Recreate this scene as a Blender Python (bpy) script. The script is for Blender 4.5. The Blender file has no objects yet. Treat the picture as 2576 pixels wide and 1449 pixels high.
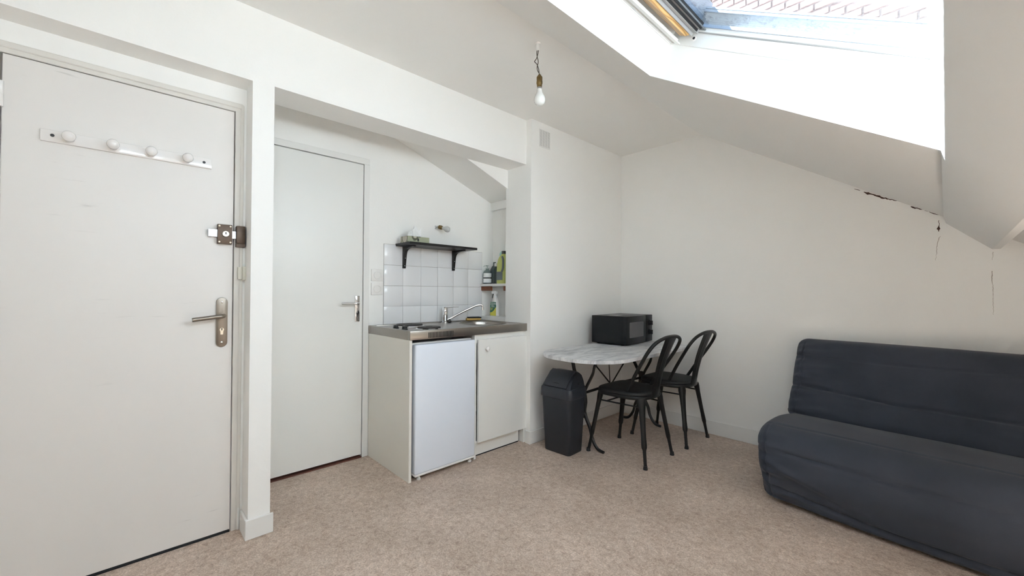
import bpy, bmesh, math, random
from mathutils import Vector, Matrix, noise
R = math.radians
random.seed(7)
S = bpy.context.scene
COL = S.collection

# ------------------------------------------------------------------ camera, world, sun, exposure
F_PX, YAW, PITCH, ROLL = 1030.07, 0.8146, 0.0100, 0.0055
CAM = Vector((2.1469, -3.4690, 1.1394))
cd = bpy.data.cameras.new('camera')
cd.sensor_width = 36.0
cd.lens = F_PX / 2576.0 * 36.0
cd.clip_start = 0.02
cd.clip_end = 100
co = bpy.data.objects.new('camera', cd)
COL.objects.link(co)
fw = Vector((-math.sin(YAW) * math.cos(PITCH), math.cos(YAW) * math.cos(PITCH), math.sin(PITCH)))
rt = Vector((math.cos(YAW), math.sin(YAW), 0))
up = rt.cross(fw)
r2 = math.cos(ROLL) * rt + math.sin(ROLL) * up
u2 = -math.sin(ROLL) * rt + math.cos(ROLL) * up
co.matrix_world = Matrix(((r2.x, u2.x, -fw.x, CAM.x), (r2.y, u2.y, -fw.y, CAM.y), (r2.z, u2.z, -fw.z, CAM.z), (0, 0, 0, 1)))
S.camera = co

SKY = 1.7
w = bpy.data.worlds.new('sky')
S.world = w
w.use_nodes = True
bg = w.node_tree.nodes['Background']
bg.inputs[0].default_value = (0.62, 0.80, 1.0, 1)
bg.inputs[1].default_value = SKY

sd = bpy.data.lights.new('sun', 'SUN')
sd.energy = 94.0
sd.angle = R(0.6)
sd.color = (0.88, 0.95, 1.0)
so = bpy.data.objects.new('sun', sd)
COL.objects.link(so)
so.location = (0, -3, 8)
so.rotation_euler = Vector((0.53, 0.13, -1.0)).to_track_quat('-Z', 'Y').to_euler()

S.view_settings.view_transform = 'Standard'
S.view_settings.look = 'None'
S.view_settings.gamma = 1.0
S.view_settings.use_curve_mapping = False
S.view_settings.exposure = 0.64
S.cycles.max_bounces = 14
S.cycles.diffuse_bounces = 10
S.cycles.glossy_bounces = 5
S.cycles.transparent_max_bounces = 12
S.cycles.sample_clamp_indirect = 20.0
S.cycles.use_denoising = True

# ------------------------------------------------------------------ materials
MATS = {}
def _nt(name):
    m = bpy.data.materials.new(name)
    m.use_nodes = True
    nt = m.node_tree
    return m, nt, nt.nodes['Principled BSDF']

def setin(node, key, v):
    if key in node.inputs:
        node.inputs[key].default_value = v

def mat(name, col, rough=0.5, metal=0.0, bump=0.0, bscale=60.0, var=0.0, vscale=4.0, spec=0.5, coat=0.0, detail=4.0):
    """principled paint with optional fine relief (bump) and slight colour variation"""
    m, nt, b = _nt(name)
    c = (col[0], col[1], col[2], 1)
    b.inputs['Base Color'].default_value = c
    b.inputs['Roughness'].default_value = rough
    b.inputs['Metallic'].default_value = metal
    setin(b, 'Specular IOR Level', spec)
    setin(b, 'Coat Weight', coat)
    tc = nt.nodes.new('ShaderNodeTexCoord')
    if bump > 0:
        n = nt.nodes.new('ShaderNodeTexNoise')
        n.inputs['Scale'].default_value = bscale
        n.inputs['Detail'].default_value = detail
        nt.links.new(tc.outputs['Object'], n.inputs['Vector'])
        bp = nt.nodes.new('ShaderNodeBump')
        bp.inputs['Strength'].default_value = bump
        bp.inputs['Distance'].default_value = 0.004
        nt.links.new(n.outputs['Fac'], bp.inputs['Height'])
        nt.links.new(bp.outputs['Normal'], b.inputs['Normal'])
    if var > 0:
        n = nt.nodes.new('ShaderNodeTexNoise')
        n.inputs['Scale'].default_value = vscale
        n.inputs['Detail'].default_value = 5
        nt.links.new(tc.outputs['Object'], n.inputs['Vector'])
        rp = nt.nodes.new('ShaderNodeValToRGB')
        rp.color_ramp.elements[0].position = 0.3
        rp.color_ramp.elements[1].position = 0.7
        rp.color_ramp.elements[0].color = tuple(max(0, k * (1 - var)) for k in col) + (1,)
        rp.color_ramp.elements[1].color = tuple(min(1, k * (1 + var)) for k in col) + (1,)
        nt.links.new(n.outputs['Fac'], rp.inputs['Fac'])
        nt.links.new(rp.outputs['Color'], b.inputs['Base Color'])
    MATS[name] = m
    return m

mat('wall_paint', (0.88, 0.878, 0.86), 0.75, bump=0.10, bscale=90, var=0.012, vscale=1.3)
mat('ceiling_paint', (0.85, 0.846, 0.825), 0.85, bump=0.10, bscale=70, var=0.012, vscale=1.0)
mat('trim_paint', (0.80, 0.797, 0.78), 0.45, bump=0.05, bscale=40)
mat('frame_paint', (0.72, 0.70, 0.66), 0.45, bump=0.06, bscale=40, var=0.03, vscale=6)
mat('white_lacquer', (0.80, 0.80, 0.775), 0.35)
mat('panel_cream', (0.77, 0.755, 0.70), 0.4)
mat('fridge_white', (0.77, 0.82, 0.91), 0.22, bump=0.03, bscale=250)
mat('white_plastic', (0.82, 0.81, 0.79), 0.3)
mat('white_gloss', (0.82, 0.80, 0.785), 0.15, coat=0.4)
mat('tile_white', (0.80, 0.805, 0.82), 0.12, bump=0.02, bscale=15)
mat('grout', (0.42, 0.41, 0.40), 0.9)
mat('gap_black', (0.01, 0.01, 0.011), 0.8)
mat('dark_blue_gap', (0.02, 0.02, 0.05), 0.8)
mat('brown_metal', (0.115, 0.078, 0.055), 0.42, metal=0.35, var=0.12, vscale=30)
mat('steel_brushed', (0.27, 0.235, 0.20), 0.36, metal=1.0, bump=0.03, bscale=200)
mat('chrome', (0.75, 0.75, 0.76), 0.08, metal=1.0)
mat('zinc', (0.55, 0.56, 0.58), 0.3, metal=1.0, var=0.2, vscale=40)
mat('brass_pale', (0.80, 0.72, 0.60), 0.3, metal=0.8)
mat('brass_old', (0.24, 0.165, 0.07), 0.35, metal=0.9, var=0.25, vscale=60)
mat('black_metal', (0.009, 0.009, 0.009), 0.42, spec=0.35)
mat('black_seat', (0.011, 0.011, 0.0115), 0.5, bump=0.05, bscale=300, spec=0.4)
mat('black_iron', (0.013, 0.012, 0.012), 0.45, bump=0.15, bscale=60)
mat('black_plastic', (0.007, 0.008, 0.010), 0.38, spec=0.3)
mat('black_shelf', (0.010, 0.010, 0.010), 0.4, spec=0.4)
mat('shelf_under', (0.16, 0.16, 0.17), 0.5)
mat('bin_grey', (0.019, 0.022, 0.029), 0.48, bump=0.04, bscale=300)
mat('bin_lid', (0.025, 0.029, 0.038), 0.42, bump=0.03, bscale=300)
mat('rubber', (0.02, 0.02, 0.02), 0.8)
mat('oven_window', (0.085, 0.082, 0.085), 0.25, spec=0.5)
mat('pink_brick', (0.125, 0.068, 0.062), 0.9, bump=0.5, bscale=30, var=0.18, vscale=5)
mat('mortar', (0.15, 0.105, 0.10), 0.95, bump=0.4, bscale=40)
mat('render_white', (0.30, 0.30, 0.30), 0.9, bump=0.9, bscale=55, detail=8)
mat('roof_zinc', (0.34, 0.40, 0.48), 0.35, metal=0.6)
mat('alu_grey', (0.42, 0.42, 0.42), 0.45, metal=0.3)
mat('alu_dark', (0.16, 0.165, 0.17), 0.45, metal=0.3)
mat('white_board', (0.76, 0.765, 0.75), 0.5, bump=0.06, bscale=30)
mat('cleat_wood', (0.19, 0.062, 0.026), 0.5, var=0.2, vscale=20)
mat('sponge_yellow', (0.62, 0.40, 0.12), 0.9, bump=0.5, bscale=250)
mat('scour_dark', (0.03, 0.033, 0.036), 0.95, bump=0.6, bscale=300)
mat('bottle_lime', (0.52, 0.56, 0.16), 0.35)
mat('bottle_yellow', (0.72, 0.68, 0.10), 0.3)
mat('label_green', (0.03, 0.17, 0.10), 0.4)
mat('label_white', (0.78, 0.80, 0.80), 0.5)
mat('cap_black', (0.015, 0.015, 0.016), 0.35)
mat('mint_plastic', (0.33, 0.60, 0.55), 0.4)
mat('bottle_dark', (0.11, 0.13, 0.13), 0.25)
mat('paper_tissue', (0.82, 0.83, 0.83), 0.9)
mat('crack', (0.075, 0.04, 0.03), 0.95, var=0.4, vscale=80)
mat('hairline', (0.40, 0.365, 0.33), 0.95)
mat('sofa_seam', (0.020, 0.023, 0.026), 0.9)
mat('hotplate', (0.03, 0.026, 0.024), 0.5, bump=0.1, bscale=80)
mat('sofa_base', (0.012, 0.012, 0.012), 0.8)
mat('threshold_wood', (0.13, 0.05, 0.035), 0.5, var=0.25, vscale=30)
mat('switch_beige', (0.66, 0.64, 0.55), 0.4)
mat('cord_brown', (0.09, 0.075, 0.055), 0.7)
mat('bulb_frost', (0.52, 0.53, 0.52), 0.2, coat=0.4)
mat('bulb_opal', (0.82, 0.83, 0.81), 0.18, coat=0.5)

def glassy(name, tint, mix=0.25, rough=0.02, dapple=0.0):
    m, nt, b = _nt(name)
    nt.nodes.remove(b)
    out = nt.nodes['Material Output']
    tr = nt.nodes.new('ShaderNodeBsdfTransparent')
    tr.inputs[0].default_value = (*tint, 1)
    gl = nt.nodes.new('ShaderNodeBsdfGlossy')
    gl.inputs['Roughness'].default_value = rough
    lw = nt.nodes.new('ShaderNodeLayerWeight')
    pw = nt.nodes.new('ShaderNodeMath'); pw.operation = 'POWER'; pw.inputs[1].default_value = 4.0
    nt.links.new(lw.outputs['Facing'], pw.inputs[0])
    fr = nt.nodes.new('ShaderNodeMath'); fr.operation = 'MULTIPLY_ADD'
    fr.inputs[1].default_value = 0.7; fr.inputs[2].default_value = mix * 0.12
    nt.links.new(pw.outputs[0], fr.inputs[0])
    ms = nt.nodes.new('ShaderNodeMixShader')
    nt.links.new(fr.outputs[0], ms.inputs[0])
    nt.links.new(tr.outputs[0], ms.inputs[1])
    nt.links.new(gl.outputs[0], ms.inputs[2])
    nt.links.new(ms.outputs[0], out.inputs['Surface'])
    if dapple > 0:   # noise in the pane tint, put in to dapple the sun patch
        tc = nt.nodes.new('ShaderNodeTexCoord')
        n = nt.nodes.new('ShaderNodeTexNoise')
        n.inputs['Scale'].default_value = 38
        n.inputs['Detail'].default_value = 3
        n.inputs['Distortion'].default_value = 1.5
        nt.links.new(tc.outputs['Object'], n.inputs['Vector'])
        rp = nt.nodes.new('ShaderNodeValToRGB')
        rp.color_ramp.elements[0].position = 0.32
        rp.color_ramp.elements[1].position = 0.46
        d = 1 - dapple
        rp.color_ramp.elements[0].color = (tint[0] * d, tint[1] * d, tint[2] * d, 1)
        rp.color_ramp.elements[1].color = (*tint, 1)
        nt.links.new(n.outputs['Fac'], rp.inputs['Fac'])
        nt.links.new(rp.outputs['Color'], tr.inputs[0])
    MATS[name] = m
    return m
glassy('window_glass', (0.95, 0.97, 0.98), 0.22, 0.01, dapple=0.22)
glassy('bottle_glass', (0.62, 0.68, 0.68), 0.28, 0.08)
glassy('clear_plastic', (0.80, 0.84, 0.83), 0.28, 0.1)
glassy('bulb_clear', (0.80, 0.82, 0.80), 0.35, 0.05)

def ramp_mat(name, rough, build, bump=0.0, bump_scale=60, spec=0.5, metal=0.0):
    m, nt, b = _nt(name)
    b.inputs['Roughness'].default_value = rough
    b.inputs['Metallic'].default_value = metal
    setin(b, 'Specular IOR Level', spec)
    tc = nt.nodes.new('ShaderNodeTexCoord')
    build(nt, b, tc)
    MATS[name] = m
    return m

def N(nt, kind, **kw):
    n = nt.nodes.new(kind)
    for k, v in kw.items():
        n.inputs[k.replace('_', ' ')].default_value = v
    return n

def ramp(nt, stops):
    r = nt.nodes.new('ShaderNodeValToRGB')
    e = r.color_ramp.elements
    while len(e) < len(stops):
        e.new(0.5)
    for k, (p, c) in enumerate(stops):
        e[k].position = p
        e[k].color = (c[0], c[1], c[2], 1)
    return r

def mixc(nt, a, b, fac=None, mode='MIX', f=0.5):
    m = nt.nodes.new('ShaderNodeMix')
    m.data_type = 'RGBA'
    m.blend_type = mode
    m.inputs[0].default_value = f
    if fac is not None:
        nt.links.new(fac, m.inputs[0])
    for sock, v in ((m.inputs[6], a), (m.inputs[7], b)):
        if isinstance(v, tuple):
            sock.default_value = (*v, 1)
        else:
            nt.links.new(v, sock)
    return m.outputs[2]

def b_floor(nt, b, tc):
    o = tc.outputs['Object']
    n1 = N(nt, 'ShaderNodeTexNoise', Scale=34.0, Detail=10.0, Roughness=0.78, Distortion=0.5)
    n2 = N(nt, 'ShaderNodeTexNoise', Scale=3.2, Detail=4.0, Roughness=0.6)
    n3 = N(nt, 'ShaderNodeTexNoise', Scale=60.0, Detail=5.0, Roughness=0.6, Distortion=2.2)
    n4 = N(nt, 'ShaderNodeTexNoise', Scale=130.0, Detail=6.0, Roughness=0.8)
    vo = N(nt, 'ShaderNodeTexVoronoi', Scale=5.5)
    for n in (n1, n2, n3, n4, vo):
        nt.links.new(o, n.inputs['Vector'])
    r1 = ramp(nt, [(0.33, (0.42, 0.312, 0.245)), (0.455, (0.61, 0.485, 0.40)), (0.57, (0.73, 0.605, 0.515)), (0.71, (0.88, 0.77, 0.68))])
    nt.links.new(n1.outputs['Fac'], r1.inputs['Fac'])
    r2 = ramp(nt, [(0.32, (0.80, 0.79, 0.775)), (0.68, (1.02, 1.02, 1.02))])
    nt.links.new(n2.outputs['Fac'], r2.inputs['Fac'])
    c = mixc(nt, r1.outputs['Color'], r2.outputs['Color'], mode='MULTIPLY', f=1.0)
    r4 = ramp(nt, [(0.38, (0.66, 0.63, 0.61)), (0.60, (1.16, 1.16, 1.16))])
    nt.links.new(n4.outputs['Fac'], r4.inputs['Fac'])
    c = mixc(nt, c, r4.outputs['Color'], mode='MULTIPLY', f=0.9)
    # fine darker veins
    r3 = ramp(nt, [(0.475, (0, 0, 0)), (0.50, (1, 1, 1)), (0.525, (0, 0, 0))])
    nt.links.new(n3.outputs['Fac'], r3.inputs['Fac'])
    c = mixc(nt, c, (0.20, 0.14, 0.105), fac=_scale(nt, r3.outputs['Color'], 0.55))
    # sparse specks of dirt
    rv = ramp(nt, [(0.018, (1, 1, 1)), (0.028, (0, 0, 0))])
    nt.links.new(vo.outputs['Distance'], rv.inputs['Fac'])
    c = mixc(nt, c, (0.07, 0.05, 0.04), fac=_scale(nt, rv.outputs['Color'], 0.8))
    nt.links.new(c, b.inputs['Base Color'])
    bp = N(nt, 'ShaderNodeBump', Strength=0.12, Distance=0.002)
    nt.links.new(n4.outputs['Fac'], bp.inputs['Height'])
    nt.links.new(bp.outputs['Normal'], b.inputs['Normal'])

def _scale(nt, sock, k):
    m = nt.nodes.new('ShaderNodeMath')
    m.operation = 'MULTIPLY'
    m.inputs[1].default_value = k
    nt.links.new(sock, m.inputs[0])
    return m.outputs[0]

ramp_mat('lino', 0.5, b_floor, spec=0.3)

def b_marble(nt, b, tc):
    mp = nt.nodes.new('ShaderNodeMapping')
    mp.inputs['Scale'].default_value = (3.0, 0.9, 1.0)
    mp.inputs['Rotation'].default_value = (0, 0, R(18))
    nt.links.new(tc.outputs['Object'], mp.inputs['Vector'])
    n1 = N(nt, 'ShaderNodeTexNoise', Scale=4.0, Detail=9.0, Roughness=0.65, Distortion=1.4)
    n2 = N(nt, 'ShaderNodeTexNoise', Scale=14.0, Detail=6.0, Roughness=0.6, Distortion=0.8)
    for n in (n1, n2):
        nt.links.new(mp.outputs[0], n.inputs['Vector'])
    r1 = ramp(nt, [(0.33, (0.30, 0.31, 0.33)), (0.46, (0.56, 0.565, 0.58)), (0.6, (0.74, 0.74, 0.745))])
    nt.links.new(n1.outputs['Fac'], r1.inputs['Fac'])
    r2 = ramp(nt, [(0.3, (0.82, 0.82, 0.83)), (0.6, (1, 1, 1))])
    nt.links.new(n2.outputs['Fac'], r2.inputs['Fac'])
    c = mixc(nt, r1.outputs['Color'], r2.outputs['Color'], mode='MULTIPLY', f=1.0)
    nt.links.new(c, b.inputs['Base Color'])
ramp_mat('marble', 0.38, b_marble)

def b_door(nt, b, tc):
    o = tc.outputs['Object']
    base = (0.745, 0.722, 0.70)
    # canvas relief of the painted panel
    n = N(nt, 'ShaderNodeTexNoise', Scale=220.0, Detail=3.0)
    nt.links.new(o, n.inputs['Vector'])
    bp = N(nt, 'ShaderNodeBump', Strength=0.06, Distance=0.002)
    nt.links.new(n.outputs['Fac'], bp.inputs['Height'])
    nt.links.new(bp.outputs['Normal'], b.inputs['Normal'])
    # scuffs: stretched noise, confined to worn areas
    mp = nt.nodes.new('ShaderNodeMapping')
    mp.inputs['Scale'].default_value = (1, 7.0, 75.0)
    mp.inputs['Rotation'].default_value = (R(7), 0, 0)
    nt.links.new(o, mp.inputs['Vector'])
    s1 = N(nt, 'ShaderNodeTexNoise', Scale=1.0, Detail=3.0)
    nt.links.new(mp.outputs[0], s1.inputs['Vector'])
    r1 = ramp(nt, [(0.63, (0, 0, 0)), (0.74, (1, 1, 1))])
    nt.links.new(s1.outputs['Fac'], r1.inputs['Fac'])
    s2 = N(nt, 'ShaderNodeTexNoise', Scale=3.3, Detail=2.0)
    nt.links.new(o, s2.inputs['Vector'])
    r2 = ramp(nt, [(0.54, (0, 0, 0)), (0.66, (1, 1, 1))])
    nt.links.new(s2.outputs['Fac'], r2.inputs['Fac'])
    k = nt.nodes.new('ShaderNodeMath')
    k.operation = 'MULTIPLY'
    nt.links.new(r1.outputs['Color'], k.inputs[0])
    nt.links.new(r2.outputs['Color'], k.inputs[1])
    c = mixc(nt, base, (0.46, 0.44, 0.42), fac=_scale(nt, k.outputs[0], 0.55))
    nt.links.new(c, b.inputs['Base Color'])
ramp_mat('door_paint', 0.45, b_door)

def b_pine(nt, b, tc):
    mp = nt.nodes.new('ShaderNodeMapping')
    mp.inputs['Scale'].default_value = (1.0, 0.22, 1.0)
    nt.links.new(tc.outputs['Object'], mp.inputs['Vector'])
    wv = nt.nodes.new('ShaderNodeTexWave')
    wv.inputs['Scale'].default_value = 30.0
    wv.inputs['Distortion'].default_value = 9.0
    wv.inputs['Detail'].default_value = 1.0
    wv.inputs['Detail Scale'].default_value = 0.7
    nt.links.new(mp.outputs[0], wv.inputs['Vector'])
    r = ramp(nt, [(0.0, (0.63, 0.40, 0.17)), (0.75, (0.56, 0.33, 0.125)), (1.0, (0.33, 0.17, 0.055))])
    nt.links.new(wv.outputs['Fac'], r.inputs['Fac'])
    nt.links.new(r.outputs['Color'], b.inputs['Base Color'])
ramp_mat('pine', 0.4, b_pine)

def b_sofa(nt, b, tc):
    o = tc.outputs['Object']
    n = N(nt, 'ShaderNodeTexNoise', Scale=420.0, Detail=2.0)
    n2 = N(nt, 'ShaderNodeTexNoise', Scale=3.0, Detail=5.0)
    for k in (n, n2):
        nt.links.new(o, k.inputs['Vector'])
    r = ramp(nt, [(0.3, (0.036, 0.042, 0.056)), (0.7, (0.051, 0.058, 0.077))])
    nt.links.new(n2.outputs['Fac'], r.inputs['Fac'])
    nt.links.new(r.outputs['Color'], b.inputs['Base Color'])
    bp = N(nt, 'ShaderNodeBump', Strength=0.25, Distance=0.0015)
    nt.links.new(n.outputs['Fac'], bp.inputs['Height'])
    nt.links.new(bp.outputs['Normal'], b.inputs['Normal'])
    setin(b, 'Sheen Weight', 0.12)
    setin(b, 'Sheen Roughness', 0.5)
ramp_mat('sofa_cloth', 0.9, b_sofa, spec=0.25)

def b_tissue(nt, b, tc):
    # retro print of overlapping rings in olive and stone
    mp = nt.nodes.new('ShaderNodeMapping')
    mp.inputs['Scale'].default_value = (9.0, 9.0, 9.0)
    nt.links.new(tc.outputs['Object'], mp.inputs['Vector'])
    vo = N(nt, 'ShaderNodeTexVoronoi', Scale=1.25)
    nt.links.new(mp.outputs[0], vo.inputs['Vector'])
    r = ramp(nt, [(0.0, (0.50, 0.47, 0.40)), (0.36, (0.50, 0.47, 0.40)), (0.38, (0.10, 0.10, 0.06)), (0.44, (0.10, 0.10, 0.06)), (0.46, (0.36, 0.38, 0.27))])
    nt.links.new(vo.outputs['Distance'], r.inputs['Fac'])
    nt.links.new(r.outputs['Color'], b.inputs['Base Color'])
ramp_mat('tissue_print', 0.5, b_tissue)

def b_steel(nt, b, tc):
    b.inputs['Base Color'].default_value = (0.35, 0.325, 0.295, 1)
ramp_mat('worktop_steel', 0.28, b_steel, metal=1.0)

# ------------------------------------------------------------------ mesh helpers
def box(bm, x0, x1, y0, y1, z0, z1, bev=0.0, seg=2):
    vs = [bm.verts.new((x, y, z)) for x in (x0, x1) for y in (y0, y1) for z in (z0, z1)]
    q = [(0, 1, 3, 2), (4, 6, 7, 5), (0, 4, 5, 1), (2, 3, 7, 6), (0, 2, 6, 4), (1, 5, 7, 3)]
    fs = [bm.faces.new([vs[i] for i in f]) for f in q]
    if bev > 0:
        es = list({e for f in fs for e in f.edges})
        bmesh.ops.bevel(bm, geom=es, offset=bev, segments=seg, profile=0.5, affect='EDGES')
    return vs

def quad(bm, *pts):
    return bm.faces.new([bm.verts.new(p) for p in pts])

def prism(bm, poly, axis, a, b, bev=0.0, seg=2):
    """extrude a 2D polygon; axis x: (y,z), axis y: (x,z), axis z: (x,y)"""
    def P(u, v, t):
        return {'x': (t, u, v), 'y': (u, t, v), 'z': (u, v, t)}[axis]
    A = [bm.verts.new(P(u, v, a)) for u, v in poly]
    B = [bm.verts.new(P(u, v, b)) for u, v in poly]
    n = len(poly)
    fs = [bm.faces.new(A), bm.faces.new(B[::-1])]
    caps = list(fs)
    for i in range(n):
        fs.append(bm.faces.new((A[i], B[i], B[(i + 1) % n], A[(i + 1) % n])))
    if bev > 0:
        es = list({e for f in caps for e in f.edges})
        bmesh.ops.bevel(bm, geom=es, offset=bev, segments=seg, profile=0.5, affect='EDGES')
    return fs

def spline(pts, n=8):
    """Catmull-Rom through points"""
    P = [Vector(p) for p in pts]
    out = []
    for i in range(len(P) - 1):
        p0 = P[max(i - 1, 0)]; p1 = P[i]; p2 = P[i + 1]; p3 = P[min(i + 2, len(P) - 1)]
        for k in range(n):
            t = k / n
            out.append(0.5 * ((2 * p1) + (p2 - p0) * t + (2 * p0 - 5 * p1 + 4 * p2 - p3) * t * t + (3 * p1 - p0 - 3 * p2 + p3) * t ** 3))
    out.append(P[-1])
    return out

def tube(bm, pts, r, seg=10, ry=None, upv=None, closed=False):
    """sweep a round (or elliptic: r, ry) section along points; r may be a list"""
    P = [Vector(p) for p in pts]
    n = len(P)
    rs = r if isinstance(r, (list, tuple)) else [r] * n
    rys = ry if isinstance(ry, (list, tuple)) else ([ry] * n if ry else rs)
    rings = []
    ref = Vector(upv) if upv else None
    prev = None
    for i in range(n):
        if closed:
            t = P[(i + 1) % n] - P[(i - 1) % n]
        else:
            t = P[min(i + 1, n - 1)] - P[max(i - 1, 0)]
        t.normalize()
        if ref is not None:
            a = ref - t * ref.dot(t)
        elif prev is not None:
            a = prev - t * prev.dot(t)
        else:
            h = Vector((0, 0, 1)) if abs(t.z) < 0.9 else Vector((1, 0, 0))
            a = h - t * h.dot(t)
        if a.length < 1e-6:
            a = t.orthogonal()
        a.normalize()
        prev = a
        b = t.cross(a)
        rings.append([bm.verts.new(P[i] + a * (math.cos(2 * math.pi * k / seg) * rs[i]) + b * (math.sin(2 * math.pi * k / seg) * rys[i])) for k in range(seg)])
    m = n if closed else n - 1
    for i in range(m):
        A, B = rings[i], rings[(i + 1) % n]
        for k in range(seg):
            bm.faces.new((A[k], A[(k + 1) % seg], B[(k + 1) % seg], B[k]))
    if not closed:
        bm.faces.new(rings[0][::-1])
        bm.faces.new(rings[-1])
    return rings

def lathe(bm, prof, origin=(0, 0, 0), axis=(0, 0, 1), seg=24):
    """prof: list of (radius, height) along the axis"""
    o = Vector(origin); ax = Vector(axis).normalized()
    a = ax.orthogonal().normalized(); b = ax.cross(a)
    rings = []
    for r, h in prof:
        if r < 1e-6:
            rings.append([bm.verts.new(o + ax * h)])
        else:
            rings.append([bm.verts.new(o + ax * h + a * (r * math.cos(2 * math.pi * k / seg)) + b * (r * math.sin(2 * math.pi * k / seg))) for k in range(seg)])
    for A, B in zip(rings, rings[1:]):
        for k in range(seg):
            k2 = (k + 1) % seg
            if len(A) == 1 and len(B) == 1:
                continue
            if len(A) == 1:
                bm.faces.new((A[0], B[k2], B[k]))
            elif len(B) == 1:
                bm.faces.new((A[k], A[k2], B[0]))
            else:
                bm.faces.new((A[k], A[k2], B[k2], B[k]))
    if len(rings[0]) > 1:
        bm.faces.new(rings[0][::-1])
    if len(rings[-1]) > 1:
        bm.faces.new(rings[-1])

def rrect(x0, x1, y0, y1, r, n=6):
    out = []
    for cx, cy, a0 in ((x1 - r, y1 - r, 0), (x0 + r, y1 - r, 90), (x0 + r, y0 + r, 180), (x1 - r, y0 + r, 270)):
        for k in range(n + 1):
            a = R(a0 + 90 * k / n)
            out.append((cx + r * math.cos(a), cy + r * math.sin(a)))
    return out

def finish(bm, name, material, ang=35):
    bmesh.ops.recalc_face_normals(bm, faces=bm.faces[:])
    me = bpy.data.meshes.new(name)
    bm.to_mesh(me)
    bm.free()
    for p in me.polygons:
        p.use_smooth = True
    try:
        me.set_sharp_from_angle(angle=R(ang))
    except Exception:
        pass
    for mm in (material if isinstance(material, (list, tuple)) else [material]):
        me.materials.append(MATS[mm])
    return me

def wloc(o):
    v = Vector((0, 0, 0))
    while o is not None:
        v += o.location
        o = o.parent
    return v

def obj(name, bm, material, parent=None, local=False, ang=35, label=None):
    """link a bmesh as one object; coordinates are world unless local (then those of the parent)"""
    if parent is not None and not local:
        bmesh.ops.translate(bm, verts=bm.verts[:], vec=-wloc(parent))
    me = finish(bm, name, material, ang)
    o = bpy.data.objects.new(name, me)
    COL.objects.link(o)
    if parent is not None:
        o.parent = parent
    if label:
        o['label'] = label
    return o

def tag(o, label, cat, group=None):
    o['label'] = label
    o['category'] = cat
    if group:
        o['group'] = group
    return o

def thing(name, label, cat, loc=(0, 0, 0), rz=0.0, group=None):
    o = bpy.data.objects.new(name, None)
    o.empty_display_size = 0.05
    COL.objects.link(o)
    o.location = loc
    o.rotation_euler = (0, 0, rz)
    return tag(o, label, cat, group)

def struct(o, label=None, cat=None):
    o['kind'] = 'structure'
    if label:
        o['label'] = label
    if cat:
        o['category'] = cat
    return o

def sempty(name, label, cat, loc=(0, 0, 0)):
    o = thing(name, label, cat, loc)
    o['kind'] = 'structure'
    return o

def BM():
    return bmesh.new()

def copy_tree(o, parent=None):
    c = o.copy()
    COL.objects.link(c)
    c.parent = parent
    for ch in list(o.children):
        copy_tree(ch, c)
    return c

# ------------------------------------------------------------------ room dimensions
H = 2.453            # flat ceiling
XB = -0.053          # face of beam, header and column
YP = -1.251          # near side of the chimney breast
ZB = 2.116           # underside of beam
YC0, YC1 = -3.051, -2.961   # column between the two doors
XD = -0.182          # plane of entrance door
XK = -0.613          # kitchen wall
YBACK = 0.0
YFRONT = -4.9
XS, SL = 0.7565, 0.6216     # where the slope starts, its pitch
XR = 3.30            # low wall on the right
def s1(x):
    return H - (x - XS) * SL
HX0, HX1, HY0, HY1 = 1.150, 2.142, -2.80, -1.600    # skylight opening in the slope
A = Vector((1.252, 0, 2.322))                        # upper inner edge of window frame
D = Vector((0.867, 0, -0.499)); NRM = Vector((0.499, 0, 0.867))
UL = 1.016                                           # frame length along slope

def fp(u, h, y):
    v = A + D * u + NRM * h
    return (v.x, y, v.z)

def wbox(bm, u0, u1, h0, h1, y0, y1):
    """box in roof window axes"""
    vs = [bm.verts.new(fp(u, h, y)) for u in (u0, u1) for y in (y0, y1) for h in (h0, h1)]
    for f in [(0, 1, 3, 2), (4, 6, 7, 5), (0, 4, 5, 1), (2, 3, 7, 6), (0, 2, 6, 4), (1, 5, 7, 3)]:
        bm.faces.new([vs[i] for i in f])

# ------------------------------------------------------------------ structure
bm = BM(); box(bm, -1.2, XR + 0.1, YFRONT - 0.1, YBACK + 0.1, -0.08, 0.0)
struct(obj('floor', bm, 'lino'), 'beige mottled linoleum floor with worn specks', 'floor')

bm = BM(); box(bm, -1.2, XS, YFRONT - 0.1, YBACK + 0.1, H, H + 0.08)
struct(obj('ceiling', bm, 'ceiling_paint'), 'flat off-white painted ceiling', 'ceiling')

# sloped ceiling with skylight opening and plaster reveals
bm = BM()
def sq(x0, x1, y0, y1):
    quad(bm, (x0, y0, s1(x0)), (x1, y0, s1(x1)), (x1, y1, s1(x1)), (x0, y1, s1(x0)))
sq(XS, HX0, YFRONT, YBACK); sq(HX1, XR, YFRONT, YBACK)
OPEN = [(HY0, HY1), (HY0 - 1.02, HY0 - 0.20)]      # main skylight, and a narrow unseen one added for more light
sq(HX0, HX1, YFRONT, OPEN[1][0]); sq(HX0, HX1, OPEN[1][1], OPEN[0][0]); sq(HX0, HX1, OPEN[0][1], YBACK)
xa, za = A.x, A.z
xb_, zb_ = fp(UL, 0, 0)[0], fp(UL, 0, 0)[2]
for oy0, oy1 in OPEN:
    quad(bm, (HX0, oy0, s1(HX0)), (HX0, oy1, s1(HX0)), (xa, oy1, za), (xa, oy0, za))
    quad(bm, (HX1, oy0, s1(HX1)), (HX1, oy1, s1(HX1)), (xb_, oy1, zb_), (xb_, oy0, zb_))
    for y in (oy0, oy1):
        quad(bm, (HX0, y, s1(HX0)), (HX1, y, s1(HX1)), (xb_, y, zb_), (xa, y, za))
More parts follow.
